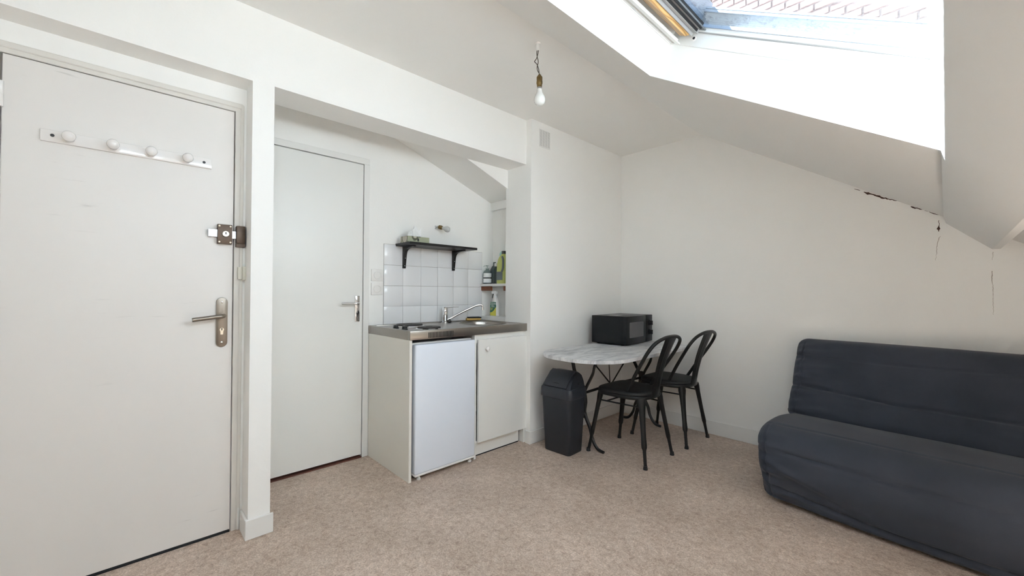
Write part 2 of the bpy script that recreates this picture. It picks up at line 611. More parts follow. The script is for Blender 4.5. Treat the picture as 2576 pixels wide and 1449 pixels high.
slope = struct(obj('ceiling_slope', bm, 'ceiling_paint'), 'sloping off-white attic ceiling around the skylight', 'ceiling')

# boxed purlin below the skylight
bm = BM()
prism(bm, [(2.138, s1(2.138) - 0.003), (2.148, 1.553), (2.322, 1.390), (2.352, 1.390), (2.352, s1(2.352) + 0.01), (2.20, s1(2.20) + 0.01)], 'y', YFRONT, YBACK - 0.001)
struct(obj('trim_1', bm, 'ceiling_paint'), 'boxed-in purlin running along the low edge of the skylight', 'beam')

# walls
bm = BM()
prism(bm, [(-0.35, 0), (XR, 0), (XR, s1(XR) + 0.02), (XS, H + 0.02), (-0.35, H + 0.02)], 'y', YBACK, YBACK + 0.12)
wall_back = struct(obj('wall_back', bm, 'wall_paint'), 'cracked off-white wall behind the dark sofa', 'wall')

bm = BM(); box(bm, -0.28, 0.0, YP, YBACK, 0, H)
wall_ch = struct(obj('wall_chimney', bm, 'wall_paint'), 'white chimney breast with the vent grille', 'wall')

bm = BM(); box(bm, XR, XR + 0.1, YFRONT, YBACK, 0, s1(XR) + 0.05)
struct(obj('wall_right', bm, 'wall_paint'), 'low white knee wall under the slope', 'wall')
bm = BM(); prism(bm, [(-1.2, 0), (XR, 0), (XR, s1(XR) + 0.02), (XS, H + 0.02), (-1.2, H + 0.02)], 'y', YFRONT - 0.1, YFRONT)
struct(obj('wall_front', bm, 'wall_paint'), 'white wall behind the camera', 'wall')

# entrance wall: wall with door opening and projecting header over it
bm = BM()
DY0, DY1, DZ = -3.801, -3.100, 1.992
FY0, FY1, FZ = DY0 - 0.035, DY1 + 0.035, DZ + 0.040
box(bm, XD - 0.15, XD, FY1 - 0.001, YC0, 0, FZ)
box(bm, XD - 0.15, XD, YFRONT, FY0, 0, FZ)
box(bm, XD - 0.15, XD, YFRONT, YC0, FZ, H)
box(bm, XD, XB, YFRONT, YC0, ZB - 0.004, H)
struct(obj('wall_left', bm, 'wall_paint'), 'white wall around the entrance door with a deep header', 'wall')

# column + beam over the kitchen recess
bm = BM(); box(bm, XK - 0.1, XB, YC0, YC1, 0, H)
struct(obj('wall_column', bm, 'wall_paint'), 'narrow white column between the two doors', 'wall')
bm = BM(); box(bm, XB - 0.208, XB, YC1, YP, ZB, H)
struct(obj('trim_2', bm, 'wall_paint'), 'long white beam spanning the kitchenette recess', 'beam')

# kitchen wall with door opening
bm = BM()
D2Y0, D2Y1, D2Z = -2.945, -2.283, 2.013
box(bm, XK - 0.12, XK, D2Y1 + 0.02, -1.10, 0, H)
box(bm, XK - 0.12, XK, YC1, D2Y1 + 0.02, D2Z + 0.02, H)
wall_k = struct(obj('wall_kitchen', bm, 'wall_paint'), 'white kitchenette wall with tiled splashback', 'wall')
bm = BM(); box(bm, XK - 0.12, -0.28, -1.10, -1.0, 0, H)
box(bm, XK, -0.28, -1.130, -1.10, 1.855, 1.925)
struct(obj('wall_niche', bm, 'wall_paint'), 'narrow end wall of the niche behind the chimney breast', 'wall')

# boxed stair soffit above the kitchenette: sloped underside with vertical front
bm = BM()
def zs(y):
    return 1.922 + (-1.127 - y) * 0.366
y_a = -1.127 - (H - 1.922) / 0.366
prism(bm, [(-1.127, zs(-1.127)), (-1.127, H), (y_a, H)], 'x', XK, XB - 0.208)
struct(obj('ceiling_soffit', bm, 'ceiling_paint'), 'sloping boxed soffit above the kitchenette', 'ceiling')

# baseboards
bm = BM(); box(bm, 0.0, XR, -0.012, 0.0, 0, 0.108, 0.002, 1)
struct(obj('baseboard_back', bm, 'trim_paint'), 'white skirting board along the sofa wall', 'baseboard')
bm = BM(); box(bm, 0.0, 0.011, YP, -0.012, 0, 0.096, 0.002, 1)
box(bm, -0.04, 0.011, YP - 0.011, YP, 0, 0.096, 0.002, 1)
struct(obj('baseboard_chimney', bm, 'trim_paint'), 'white skirting board along the chimney breast', 'baseboard')
bm = BM(); box(bm, XB, XB + 0.012, YC0 - 0.012, YC1 + 0.012, 0, 0.090, 0.002, 1)
box(bm, XD + 0.01, XB, YC0 - 0.012, YC0, 0, 0.090, 0.002, 1)
struct(obj('baseboard_column', bm, 'trim_paint'), 'white skirting wrapped around the column foot', 'baseboard')
bm = BM(); box(bm, XD, XD + 0.010, -3.072, YC0 - 0.012, 0, 0.105, 0.002, 1)
struct(obj('baseboard_left', bm, 'trim_paint'), 'tiny piece of skirting beside the entrance door frame', 'baseboard')

# cracks in the plaster of the back wall (points measured on the wall: x, z, half width)
def crack(path, material, y, name='crack', jit=0.002):
    bm = BM()
    prevs = None
    rnd = random.Random(len(path) * 7 + int(path[0][0] * 1000))
    pts = []
    for (x0, z0, w0), (x1, z1, w1) in zip(path, path[1:]):
        n = max(2, int(math.hypot(x1 - x0, z1 - z0) / 0.008))
        for k in range(n):
            t = k / n
            pts.append((x0 + (x1 - x0) * t + rnd.uniform(-jit, jit), z0 + (z1 - z0) * t + rnd.uniform(-jit, jit), (w0 + (w1 - w0) * t) * rnd.uniform(0.6, 1.3)))
    pts.append(path[-1])
    T = 0.0015
    for i, (x, z, hw) in enumerate(pts):
        x2, z2, _ = pts[min(i + 1, len(pts) - 1)]; x1, z1, _ = pts[max(i - 1, 0)]
        d = Vector((x2 - x1, z2 - z1)); d = d.normalized() if d.length > 1e-9 else Vector((1, 0))
        nx, nz = -d.y * hw, d.x * hw
        cur = [bm.verts.new((x + nx, y - T, z + nz)), bm.verts.new((x - nx, y - T, z - nz)), bm.verts.new((x + nx, y, z + nz)), bm.verts.new((x - nx, y, z - nz))]
        if prevs:
            for a, b in ((0, 1), (2, 0), (1, 3)):
                bm.faces.new((prevs[a], prevs[b], cur[b], cur[a]))
        prevs = cur
    o = obj(name, bm, material, wall_back)
    return o
crack([(1.738, 1.826, 0.0015), (1.765, 1.812, 0.001)], 'crack', 0.0)
crack([(1.785, 1.800, 0.002), (1.805, 1.788, 0.0065), (1.83, 1.774, 0.003), (1.865, 1.753, 0.0055), (1.895, 1.738, 0.003), (1.95, 1.714, 0.0008)], 'crack', 0.0)
crack([(2.00, 1.672, 0.0015), (2.02, 1.662, 0.0045), (2.05, 1.648, 0.001)], 'crack', 0.0)
crack([(2.06, 1.640, 0.0005), (2.085, 1.628, 0.001), (2.105, 1.614, 0.0028), (2.122, 1.606, 0.001)], 'crack', 0.0)
crack([(2.118, 1.575, 0.0015), (2.122, 1.545, 0.001), (2.117, 1.525, 0.006), (2.118, 1.508, 0.001)], 'crack', 0.0)
crack([(2.124, 1.48, 0.0012), (2.112, 1.44, 0.0014), (2.108, 1.38, 0.0008), (2.105, 1.34, 0.0004)], 'hairline', 0.0, jit=0.003)
crack([(2.325, 1.375, 0.001), (2.322, 1.33, 0.0004)], 'hairline', 0.0, jit=0.001)
crack([(2.321, 1.27, 0.0018), (2.320, 1.22, 0.0018), (2.324, 1.19, 0.001), (2.325, 1.03, 0.0006)], 'hairline', 0.0, jit=0.001)

# ------------------------------------------------------------------ entrance door
door1 = sempty('door_1', 'white flush entrance door with coat knobs and a brown rim lock', 'door', (XD, -3.45, 0))
bm = BM(); box(bm, XD - 0.045, XD, DY0, DY1, 0.012, DZ, 0.0015, 1)
leaf1 = obj('leaf', bm, 'door_paint', door1)
bm = BM()
box(bm, XD - 0.15, XD - 0.06, FY0, DY0 + 0.01, 0, FZ)
box(bm, XD - 0.15, XD - 0.06, DY1 - 0.01, FY1, 0, FZ)
box(bm, XD - 0.15, XD - 0.06, FY0, FY1, DZ - 0.01, FZ)
box(bm, XD - 0.14, XD - 0.06, FY0, FY1, 0.0, 0.004)
obj('rebate', bm, 'dark_blue_gap', door1)
bm = BM()
box(bm, XD - 0.06, XD + 0.004, DY1 + 0.004, FY1, 0, DZ + 0.006, 0.002, 1)
box(bm, XD - 0.06, XD + 0.009, DY1 + 0.024, FY1 + 0.004, 0, FZ, 0.003, 1)
box(bm, XD - 0.06, XD + 0.004, FY0, DY0 - 0.006, 0, DZ + 0.005, 0.002, 1)
box(bm, XD - 0.06, XD + 0.003, FY0, FY1, DZ + 0.003, DZ + 0.022, 0.002, 1)
box(bm, XD - 0.06, XD + 0.008, FY0, FY1, DZ + 0.021, FZ + 0.004, 0.003, 1)
frame1 = obj('frame', bm, 'frame_paint', door1)
for z in (1.842, 1.02, 0.25):
    bm = BM(); lathe(bm, [(0.0075, -0.046), (0.0075, -0.002), (0.0068, -0.001), (0.0068, 0.001), (0.0075, 0.002), (0.0075, 0.046)], (XD + 0.007, DY0 - 0.002, z), seg=14)
    obj('hinge', bm, 'white_gloss', door1)
# long plate lever handle
bm = BM()
pl = []
yc, zc, hw = -3.141, 0.9915, 0.0222
for k in range(13):
    a = R(180 * k / 12)
    pl.append((yc + hw * math.cos(a), 1.107 - hw + hw * math.sin(a)))
for k in range(13):
    a = R(180 + 180 * k / 12)
    pl.append((yc + hw * math.cos(a), 0.876 + hw + hw * math.sin(a)))
prism(bm, pl, 'x', XD, XD + 0.009, 0.0018, 2)
plate1 = obj('handle_plate', bm, 'steel_brushed', door1, label='long brushed steel plate with lever and keyhole')
bm = BM()
tube(bm, spline([(XD + 0.006, -3.137, 1.022), (XD + 0.035, -3.137, 1.022), (XD + 0.048, -3.146, 1.021), (XD + 0.051, -3.165, 1.019), (XD + 0.052, -3.255, 1.008)], 6), 0.0095, 16)
obj('lever', bm, 'steel_brushed', plate1)
bm = BM()
prism(bm, [(yc + 0.0085 * math.cos(R(a)), 0.957 + 0.0085 * math.sin(R(a))) for a in range(-50, 231, 20)] + [(yc - 0.005, 0.934), (yc + 0.005, 0.934)], 'x', XD + 0.006, XD + 0.0115, 0.0006, 1)
cyl = obj('lock_cylinder', bm, 'brass_pale', plate1)
bm = BM(); box(bm, XD + 0.0112, XD + 0.0119, yc - 0.0012, yc + 0.0012, 0.952, 0.961)
lathe(bm, [(0.003, 0.0112), (0.003, 0.0119)], (XD, yc, 0.960), (1, 0, 0), 10)
obj('keyhole', bm, 'gap_black', plate1)
for z in (1.085, 0.898):
    bm = BM(); lathe(bm, [(0.0045, 0.006), (0.0045, 0.0098), (0.003, 0.0108), (0.0, 0.0108)], (XD, yc, z), (1, 0, 0), 12)
    obj('screw', bm, 'chrome', plate1)
# rim lock
bm = BM(); box(bm, XD, XD + 0.026, -3.164, -3.107, 1.357, 1.447, 0.002, 2)
rim = obj('rim_lock', bm, 'brown_metal', door1, label='brown metal rim lock with steel bolt')
bm = BM(); box(bm, XD + 0.006, XD + 0.018, -3.198, -3.160, 1.387, 1.422, 0.001, 1)
obj('bolt', bm, 'zinc', rim)
bm = BM(); box(bm, XD + 0.006, XD + 0.018, -3.110, -3.088, 1.384, 1.420, 0.001, 1)
obj('bolt', bm, 'zinc', rim)
bm = BM(); lathe(bm, [(0.0135, 0.020), (0.0135, 0.038), (0.012, 0.040), (0.0, 0.040)], (XD, -3.134, 1.402), (1, 0, 0), 20)
obj('lock_cylinder', bm, 'brass_pale', rim)
bm = BM(); lathe(bm, [(0.0034, 0.0395), (0.0034, 0.0412)], (XD, -3.134, 1.406), (1, 0, 0), 10)
box(bm, XD + 0.0395, XD + 0.0412, -3.1352, -3.1328, 1.397, 1.405)
obj('keyhole', bm, 'gap_black', rim)
for y in (-3.157, -3.114):
    for z in (1.365, 1.439):
        bm = BM(); lathe(bm, [(0.0042, 0.022), (0.0042, 0.0270), (0.0028, 0.0278), (0.0, 0.0278)], (XD, y, z), (1, 0, 0), 12)
        obj('screw', bm, 'brass_pale', rim)
# keeper on the frame
bm = BM(); box(bm, XD + 0.002, XD + 0.034, -3.092, -3.056, 1.362, 1.446, 0.004, 2)
box(bm, XD + 0.002, XD + 0.026, -3.092, -3.054, 1.346, 1.364, 0.002, 1)
kp = obj('strike_box', bm, 'brown_metal', door1, label='dark brown strike box on the door frame')
for y, z in ((-3.084, 1.438), (-3.066, 1.438), (-3.084, 1.370)):
    bm = BM(); lathe(bm, [(0.0038, 0.030), (0.0038, 0.0345), (0.0, 0.0352)], (XD, y, z), (1, 0, 0), 12)
    obj('screw', bm, 'brown_metal', kp)
bm = BM(); box(bm, XD - 0.12, XD + 0.0, DY0, DY1, 0.0, 0.005)
obj('threshold', bm, 'gap_black', door1)

# coat rail on the door
cr = thing('coat_rail', 'glossy white coat rail with four round knobs screwed to the entrance door', 'coat rack', (XD, -3.447, 1.72))
bm = BM(); box(bm, XD + 0.0, XD + 0.014, -3.708, -3.187, 1.698, 1.742, 0.002, 2)
obj('rail', bm, 'white_gloss', cr)
for y in (-3.632, -3.512, -3.397, -3.277):
    bm = BM()
    lathe(bm, [(0.013, 0.012), (0.012, 0.022), (0.0135, 0.032), (0.018, 0.045), (0.0195, 0.055), (0.0175, 0.066), (0.011, 0.073), (0.0, 0.0755)], (XD, y, 1.717), (1, 0, 0.05), 24)
    obj('knob', bm, 'white_gloss', cr)
for y in (-3.677, -3.216):
    bm = BM(); lathe(bm, [(0.0058, 0.0125), (0.0058, 0.0152), (0.004, 0.0156), (0, 0.0150)], (XD, y, 1.722), (1, 0, 0), 14)
    obj('screw', bm, 'cap_black', cr)

# small rocker box on the frame
sw = thing('switch_box', 'small beige surface switch on the entrance door frame', 'switch', (XD, -3.06, 1.19))
bm = BM(); box(bm, XD + 0.006, XD + 0.030, -3.066, YC0 + 0.0, 1.190, 1.255, 0.002, 1)
obj('housing', bm, 'switch_beige', sw)
bm = BM(); prism(bm, [(XD + 0.008, 1.194), (XD + 0.034, 1.194), (XD + 0.026, 1.251), (XD + 0.008, 1.251)], 'y', -3.083, -3.067, 0.001, 1)
obj('rocker', bm, 'switch_beige', sw)

# ------------------------------------------------------------------ second door (in the kitchen recess)
door2 = sempty('door_2', 'white flush inner door beside the kitchenette with chrome handle', 'door', (XK, -2.6, 0))
bm = BM(); box(bm, XK - 0.045, XK + 0.002, D2Y0, D2Y1, 0.022, D2Z, 0.001, 1)
obj('leaf', bm, 'white_lacquer', door2)
bm = BM()
box(bm, XK - 0.11, XK - 0.045, YC1, D2Y1 + 0.02, 0.0, D2Z + 0.02)
obj('rebate', bm, 'gap_black', door2)
bm = BM()
box(bm, XK - 0.05, XK + 0.006, D2Y1 + 0.005, D2Y1 + 0.045, 0, D2Z + 0.005, 0.002, 1)
box(bm, XK - 0.05, XK + 0.006, YC1, D2Y1 + 0.045, D2Z + 0.005, D2Z + 0.045, 0.002, 1)
obj('frame', bm, 'trim_paint', door2)
bm = BM(); box(bm, XK - 0.09, XK + 0.006, YC1, D2Y1, 0.0, 0.008)
obj('threshold', bm, 'threshold_wood', door2)
bm = BM()
yc2, hw2 = -2.3215, 0.0165
prism(bm, rrect(yc2 - hw2, yc2 + hw2, 0.932, 1.109, 0.005, 3), 'x', XK + 0.002, XK + 0.012, 0.003, 2)
hp = obj('handle_plate', bm, 'chrome', door2, label='narrow polished chrome handle plate with lever')
bm = BM()
tube(bm, spline([(XK + 0.008, -2.322, 1.056), (XK + 0.036, -2.322, 1.056), (XK + 0.047, -2.332, 1.056), (XK + 0.048, -2.352, 1.057), (XK + 0.046, -2.44, 1.058)], 6), [0.0085] * 18 + [0.0075] * 7, 14)
obj('lever', bm, 'chrome', hp)
bm = BM(); lathe(bm, [(0.0035, 0.0118), (0.0035, 0.0126)], (XK, yc2, 0.985), (1, 0, 0), 10)
box(bm, XK + 0.0118, XK + 0.0126, yc2 - 0.0014, yc2 + 0.0014, 0.975, 0.985)
obj('keyhole', bm, 'gap_black', hp)

# ------------------------------------------------------------------ tiled splashback (children of the kitchen wall)
bm = BM(); box(bm, XK, XK + 0.0035, -2.1305, -1.2275, 0.903, 1.4815)
obj('grout_bed', bm, 'grout', wall_k)
def tile_mesh(w_, h_):
    bm = BM(); box(bm, 0, 0.0065, -w_ / 2, w_ / 2, -h_ / 2, h_ / 2, 0.0016, 2)
    return finish(bm, 'tile', 'tile_white')
tm_full = tile_mesh(0.1478, 0.1478)
tm_cut = tile_mesh(0.1478, 0.1265)
for r in range(4):
    for c in range(6):
        zt = 1.4805 - 0.15 * r
        zc_ = zt - 0.075 if r < 3 else (1.0305 + 0.904) / 2
        o = bpy.data.objects.new('tile', tm_full if r < 3 else tm_cut)
        COL.objects.link(o)
        o.parent = wall_k
        o.location = (XK + random.uniform(0, 0.0005), -2.129 + 0.15 * c + 0.075, zc_)
        o.rotation_euler = (0, random.uniform(-0.004, 0.004), random.uniform(-0.004, 0.004))

# sockets
for nm, zc_, lab in (('power_socket', 1.2535, 'upper white square wall socket left of the splashback tiles'), ('power_socket', 1.157, 'lower white square wall socket left of the splashback tiles')):
    t = thing(nm, lab, 'socket', (XK, -2.1795, zc_), group='wall sockets by the tiles')
    bm = BM(); box(bm, XK, XK + 0.010, -2.2225, -2.1375, zc_ - 0.0425, zc_ + 0.0425, 0.003, 2)
    obj('plate', bm, 'white_plastic', t)
    bm = BM(); lathe(bm, [(0.0285, 0.009), (0.0285, 0.0125), (0.0265, 0.0135), (0.0225, 0.0135), (0.0215, 0.0110), (0.0, 0.0110)], (XK, -2.178, zc_), (1, 0, 0), 32)
    rg = obj('round_insert', bm, 'white_plastic', t)

# ------------------------------------------------------------------ kitchenette
WY0, WY1, WZ, WT = -2.238, -1.240, 0.9025, 0.055
WX = -0.036
wt = thing('kitchen_worktop', 'stainless steel kitchenette worktop with hotplates and round sink', 'worktop', (-0.32, -1.74, WZ - WT))
SCX, SCY, SR = -0.315, -1.455, 0.178
# deck with round sink hole: grid of quads from rectangle to circle
bm = BM()
n = 48
dx0, dx1, dy0, dy1 = XK + 0.035, WX - 0.030, WY0 + 0.03, WY1 - 0.018
zd = WZ - 0.004
def deck_pt(a):
    c, s = math.cos(a), math.sin(a)
    # sink side rectangle from y=-1.70
    tx = (dx1 - SCX) / c if c > 1e-9 else ((dx0 - SCX) / c if c < -1e-9 else 1e9)
    ty = (dy1 - SCY) / s if s > 1e-9 else ((-1.70 - SCY) / s if s < -1e-9 else 1e9)
    t = min(tx, ty)
    return (SCX + c * t, SCY + s * t)
angs = sorted(set([2 * math.pi * k / n for k in range(n)] + [math.atan2(yy - SCY, xx - SCX) % (2 * math.pi) for xx in (dx0, dx1) for yy in (-1.70, dy1)]))
inner = [bm.verts.new((SCX + SR * math.cos(a), SCY + SR * math.sin(a), zd)) for a in angs]
outer = [bm.verts.new((*deck_pt(a), zd)) for a in angs]
for i in range(len(angs)):
    j = (i + 1) % len(angs)
    bm.faces.new((inner[i], outer[i], outer[j], inner[j]))
quad(bm, (dx0, dy0, zd), (dx1, dy0, zd), (dx1, -1.70, zd), (dx0, -1.70, zd))
obj('deck', bm, 'worktop_steel', wt)
# rim and front lip
bm = BM()
box(bm, WX - 0.031, WX, WY0, WY1, WZ - WT, WZ, 0.003, 2)
box(bm, XK, XK + 0.036, WY0, WY1, WZ - WT, WZ, 0.003, 2)
box(bm, XK + 0.03, WX - 0.028, WY0, WY0 + 0.031, WZ - WT, WZ, 0.003, 2)
box(bm, XK + 0.03, WX - 0.028, WY1 - 0.019, WY1, WZ - WT, WZ, 0.003, 2)
obj('rim', bm, 'worktop_steel', wt)
bm = BM(); box(bm, XK + 0.04, WX - 0.034, WY0 + 0.032, -1.68, WZ - 0.045, WZ - 0.006)
obj('hob_housing', bm, 'alu_dark', wt)
# sink bowl
bm = BM()
prof = [(SR, 0), (SR - 0.006, -0.004), (SR - 0.010, -0.02), (SR - 0.016, -0.10), (SR - 0.03, -0.125), (SR - 0.07, -0.137), (0.045, -0.140), (0.040, -0.146), (0.0, -0.147)]
rings = []
for r_, h_ in prof:
    if r_ > 0:
        rings.append([bm.verts.new((SCX + r_ * math.cos(2 * math.pi * k / n), SCY + r_ * math.sin(2 * math.pi * k / n), zd + h_)) for k in range(n)])
    else:
        rings.append([bm.verts.new((SCX, SCY, zd + h_))])
for Aa, Bb in zip(rings, rings[1:]):
    for k in range(n):
        k2 = (k + 1) % n
        if len(Bb) == 1:
            bm.faces.new((Aa[k], Aa[k2], Bb[0]))
        else:
            bm.faces.new((Aa[k], Aa[k2], Bb[k2], Bb[k]))
bowl = obj('sink_bowl', bm, 'worktop_steel', wt)
bm = BM()
for k in range(3):
    box(bm, SCX + 0.120 + 0.003 * k, SCX + 0.128 + 0.003 * k, SCY + 0.085 + 0.016 * k, SCY + 0.095 + 0.016 * k, zd - 0.052, zd - 0.038)
obj('overflow_holes', bm, 'gap_black', bowl)
bm = BM(); tube(bm, [(SCX + (SR + 0.002) * math.cos(2 * math.pi * k / 40), SCY + (SR + 0.002) * math.sin(2 * math.pi * k / 40), zd + 0.001) for k in range(40)], 0.003, 8, closed=True)
obj('sink_edge', bm, 'worktop_steel', bowl)
# vent slots in the front lip
bm = BM()
for k in range(18):
    y = -2.110 + 0.179 * k / 17
    box(bm, WX - 0.003, WX + 0.0006, y - 0.0028, y + 0.0028, WZ - 0.048, WZ - 0.014)
obj('vent_slots', bm, 'gap_black', wt)['kind'] = 'stuff'
# hotplates
for cx_, cy_, r_ in ((-0.425, -2.025, 0.090), (-0.155, -2.035, 0.074)):
    bm = BM(); lathe(bm, [(r_ + 0.012, -0.002), (r_ + 0.012, 0.003), (r_ + 0.006, 0.006), (r_ + 0.002, 0.004)], (cx_, cy_, zd), seg=40)
    hpl = obj('hotplate', bm, 'chrome', wt, label='black electric hotplate with chrome ring')
    bm = BM(); lathe(bm, [(r_, 0.002), (r_, 0.013), (r_ - 0.003, 0.0155), (r_ - 0.02, 0.0155), (0.022, 0.0150), (0.020, 0.0130), (0.0, 0.0130)], (cx_, cy_, zd), seg=40)
    obj('cast_disc', bm, 'hotplate', hpl)
for cx_, cy_ in ((-0.315, -2.185), (-0.195, -2.188)):
    bm = BM(); lathe(bm, [(0.020, 0.0), (0.020, 0.005), (0.0165, 0.007), (0.0155, 0.022), (0.0135, 0.024), (0, 0.024)], (cx_, cy_, zd), seg=20)
    kb = obj('control_knob', bm, 'cap_black', wt)
    bm = BM(); box(bm, cx_ - 0.0014, cx_ + 0.0014, cy_ - 0.014, cy_ + 0.002, zd + 0.0238, zd + 0.0248)
    obj('pointer', bm, 'white_plastic', kb)

# mixer tap
tp = thing('mixer_tap', 'chrome single-lever mixer tap with long swivel spout behind the sink', 'tap', (-0.535, -1.655, zd))
bm = BM(); lathe(bm, [(0.026, 0), (0.026, 0.006), (0.021, 0.010), (0.020, 0.030), (0.0215, 0.034), (0.0215, 0.092), (0.020, 0.098), (0.020, 0.116), (0.016, 0.121), (0, 0.122)], (-0.535, -1.655, zd), seg=28)
obj('body', bm, 'chrome', tp)
bm = BM(); tube(bm, spline([(-0.535, -1.655, zd + 0.114), (-0.520, -1.625, zd + 0.118), (-0.500, -1.585, zd + 0.121), (-0.488, -1.560, zd + 0.122)], 5), 0.0075, 10, ry=0.0035, upv=(1, -0.5, 0))
obj('lever', bm, 'chrome', tp)
bm = BM(); tube(bm, spline([(-0.530, -1.650, zd + 0.022), (-0.515, -1.615, zd + 0.035), (-0.480, -1.54, zd + 0.078), (-0.440, -1.46, zd + 0.120), (-0.425, -1.425, zd + 0.134), (-0.412, -1.400, zd + 0.137), (-0.406, -1.388, zd + 0.130), (-0.405, -1.386, zd + 0.112)], 6), 0.0092, 14)
sp = obj('spout', bm, 'chrome', tp)
bm = BM(); lathe(bm, [(0.0115, 0), (0.0115, 0.02), (0.0095, 0.022)], (-0.405, -1.386, zd + 0.096), seg=16)
obj('aerator', bm, 'chrome', sp)
bm = BM(); lathe(bm, [(0.016, -0.004), (0.016, 0.012), (0.010, 0.016)], (-0.521, -1.628, zd + 0.012), (0.3, 0.7, 0.5), seg=16)
obj('spout_nut', bm, 'cap_black', tp)

# sponge on the worktop edge
sg = thing('sponge', 'yellow dish sponge with dark scouring pad lying behind the sink', 'sponge', (-0.580, -1.345, WZ))
sg.rotation_euler = (0, 0, R(-20))
bm = BM(); box(bm, -0.030, 0.030, -0.062, 0.062, 0.0, 0.018, 0.006, 2)
obj('foam', bm, 'sponge_yellow', sg, local=True)
bm = BM(); box(bm, -0.032, 0.030, -0.050, 0.066, 0.018, 0.028, 0.003, 2)
obj('scouring_pad', bm, 'scour_dark', sg, local=True)

# end panel, fridge, sink cabinet
bm = BM(); box(bm, XK + 0.003, WX - 0.010, WY0 + 0.002, WY0 + 0.020, 0, WZ - WT, 0.001, 1)
ep = tag(obj('end_panel', bm, 'panel_cream'), 'tall cream side panel standing left of the small fridge', 'panel')

fr = thing('mini_fridge', 'small white under-counter fridge below the hotplates', 'fridge', (-0.3, -1.98, 0))
FYa, FYb = -2.203, -1.750
bm = BM(); box(bm, XK + 0.05, WX - 0.055, FYa + 0.002, FYb - 0.002, 0.030, 0.806, 0.003, 1)
obj('body', bm, 'alu_grey', fr)
bm = BM(); box(bm, XK + 0.05, WX - 0.04, FYa, FYb, 0.806, 0.826, 0.004, 1)
obj('top', bm, 'white_plastic', fr)
bm = BM(); box(bm, WX - 0.055, WX - 0.043, FYa + 0.006, FYb - 0.006, 0.045, 0.800)
obj('door_seal', bm, 'alu_grey', fr)
bm = BM(); box(bm, WX - 0.043, WX + 0.006, FYa, FYb, 0.040, 0.818, 0.009, 3)
fd = obj('door', bm, 'fridge_white', fr)
bm = BM(); box(bm, WX - 0.040, WX + 0.007, FYa, FYb, 0.028, 0.041, 0.003, 1)
obj('bottom_trim', bm, 'white_plastic', fd)
for y in (FYa + 0.04, FYb - 0.025):
    for x in (WX - 0.020, XK + 0.10):
        bm = BM(); lathe(bm, [(0.013, 0), (0.013, 0.008), (0.008, 0.010), (0.008, 0.030)], (x, y, 0), seg=14)
        obj('foot', bm, 'white_plastic', fr)

cb = thing('sink_cabinet', 'white sink base cabinet with round knob next to the fridge', 'cabinet', (-0.3, -1.48, 0))
CYa, CYb = -1.736, -1.246
bm = BM()
box(bm, XK + 0.003, WX - 0.022, CYa, CYa + 0.016, 0, WZ - WT - 0.001, 0.001, 1)
box(bm, XK + 0.003, WX - 0.022, CYb - 0.016, CYb, 0, WZ - WT, 0.001, 1)
box(bm, XK + 0.003, WX - 0.022, CYa + 0.016, CYb - 0.016, 0.104, 0.120)
box(bm, WX - 0.044, WX - 0.023, CYa + 0.016, CYb - 0.016, 0.790, WZ - WT)
obj('carcass', bm, 'white_lacquer', cb)
bm = BM(); box(bm, WX - 0.021, WX - 0.003, CYa + 0.022, CYb + 0.000, 0.112, 0.812, 0.0015, 1)
dr = obj('door', bm, 'white_lacquer', cb)
bm = BM(); lathe(bm, [(0.008, 0), (0.008, 0.010), (0.014, 0.014), (0.016, 0.020), (0.014, 0.025), (0.008, 0.028), (0, 0.0285)], (WX - 0.004, -1.648, 0.748), (1, 0, 0), 20)
obj('knob', bm, 'white_gloss', dr)
bm = BM(); box(bm, WX - 0.075, WX - 0.060, CYa + 0.017, CYb - 0.035, 0.008, 0.103)
obj('plinth', bm, 'white_lacquer', cb)
bm = BM(); box(bm, WX - 0.074, WX - 0.061, CYa + 0.017, CYb - 0.035, 0.0, 0.008)
obj('plinth_seal', bm, 'gap_black', cb)

# ------------------------------------------------------------------ black shelf with tissue box, wall lamp
sh = thing('wall_shelf', 'black wall shelf on two black brackets above the tiles', 'shelf', (XK, -1.74, 1.31))
bm = BM(); box(bm, XK + 0.001, -0.400, -2.040, -1.446, 1.470, 1.488, 0.0012, 1)
obj('board', bm, 'black_shelf', sh)
for y in (-1.975, -1.535):
    bm = BM()
    arc = [(XK + 0.035 + 0.05 * (1 - math.cos(R(a))) , 1.415 + 0.04 * math.sin(R(a))) for a in range(0, 91, 15)]
    poly = [(XK + 0.007, 1.310), (XK + 0.020, 1.310)] + [(XK + 0.030, 1.400)] + arc + [(-0.450, 1.462), (-0.450, 1.4695), (XK + 0.007, 1.4695)]
    prism(bm, poly, 'y', y - 0.011, y + 0.011, 0.0015, 1)
    br = obj('bracket', bm, 'black_metal', sh)
    for z in (1.328, 1.385):
        bm = BM(); lathe(bm, [(0.0035, 0), (0.0035, 0.003), (0, 0.004)], (XK + 0.021 + (0.007 if z > 1.35 else 0.0), y, z), (1, 0, 0), 10)
        obj('screw', bm, 'chrome', br)

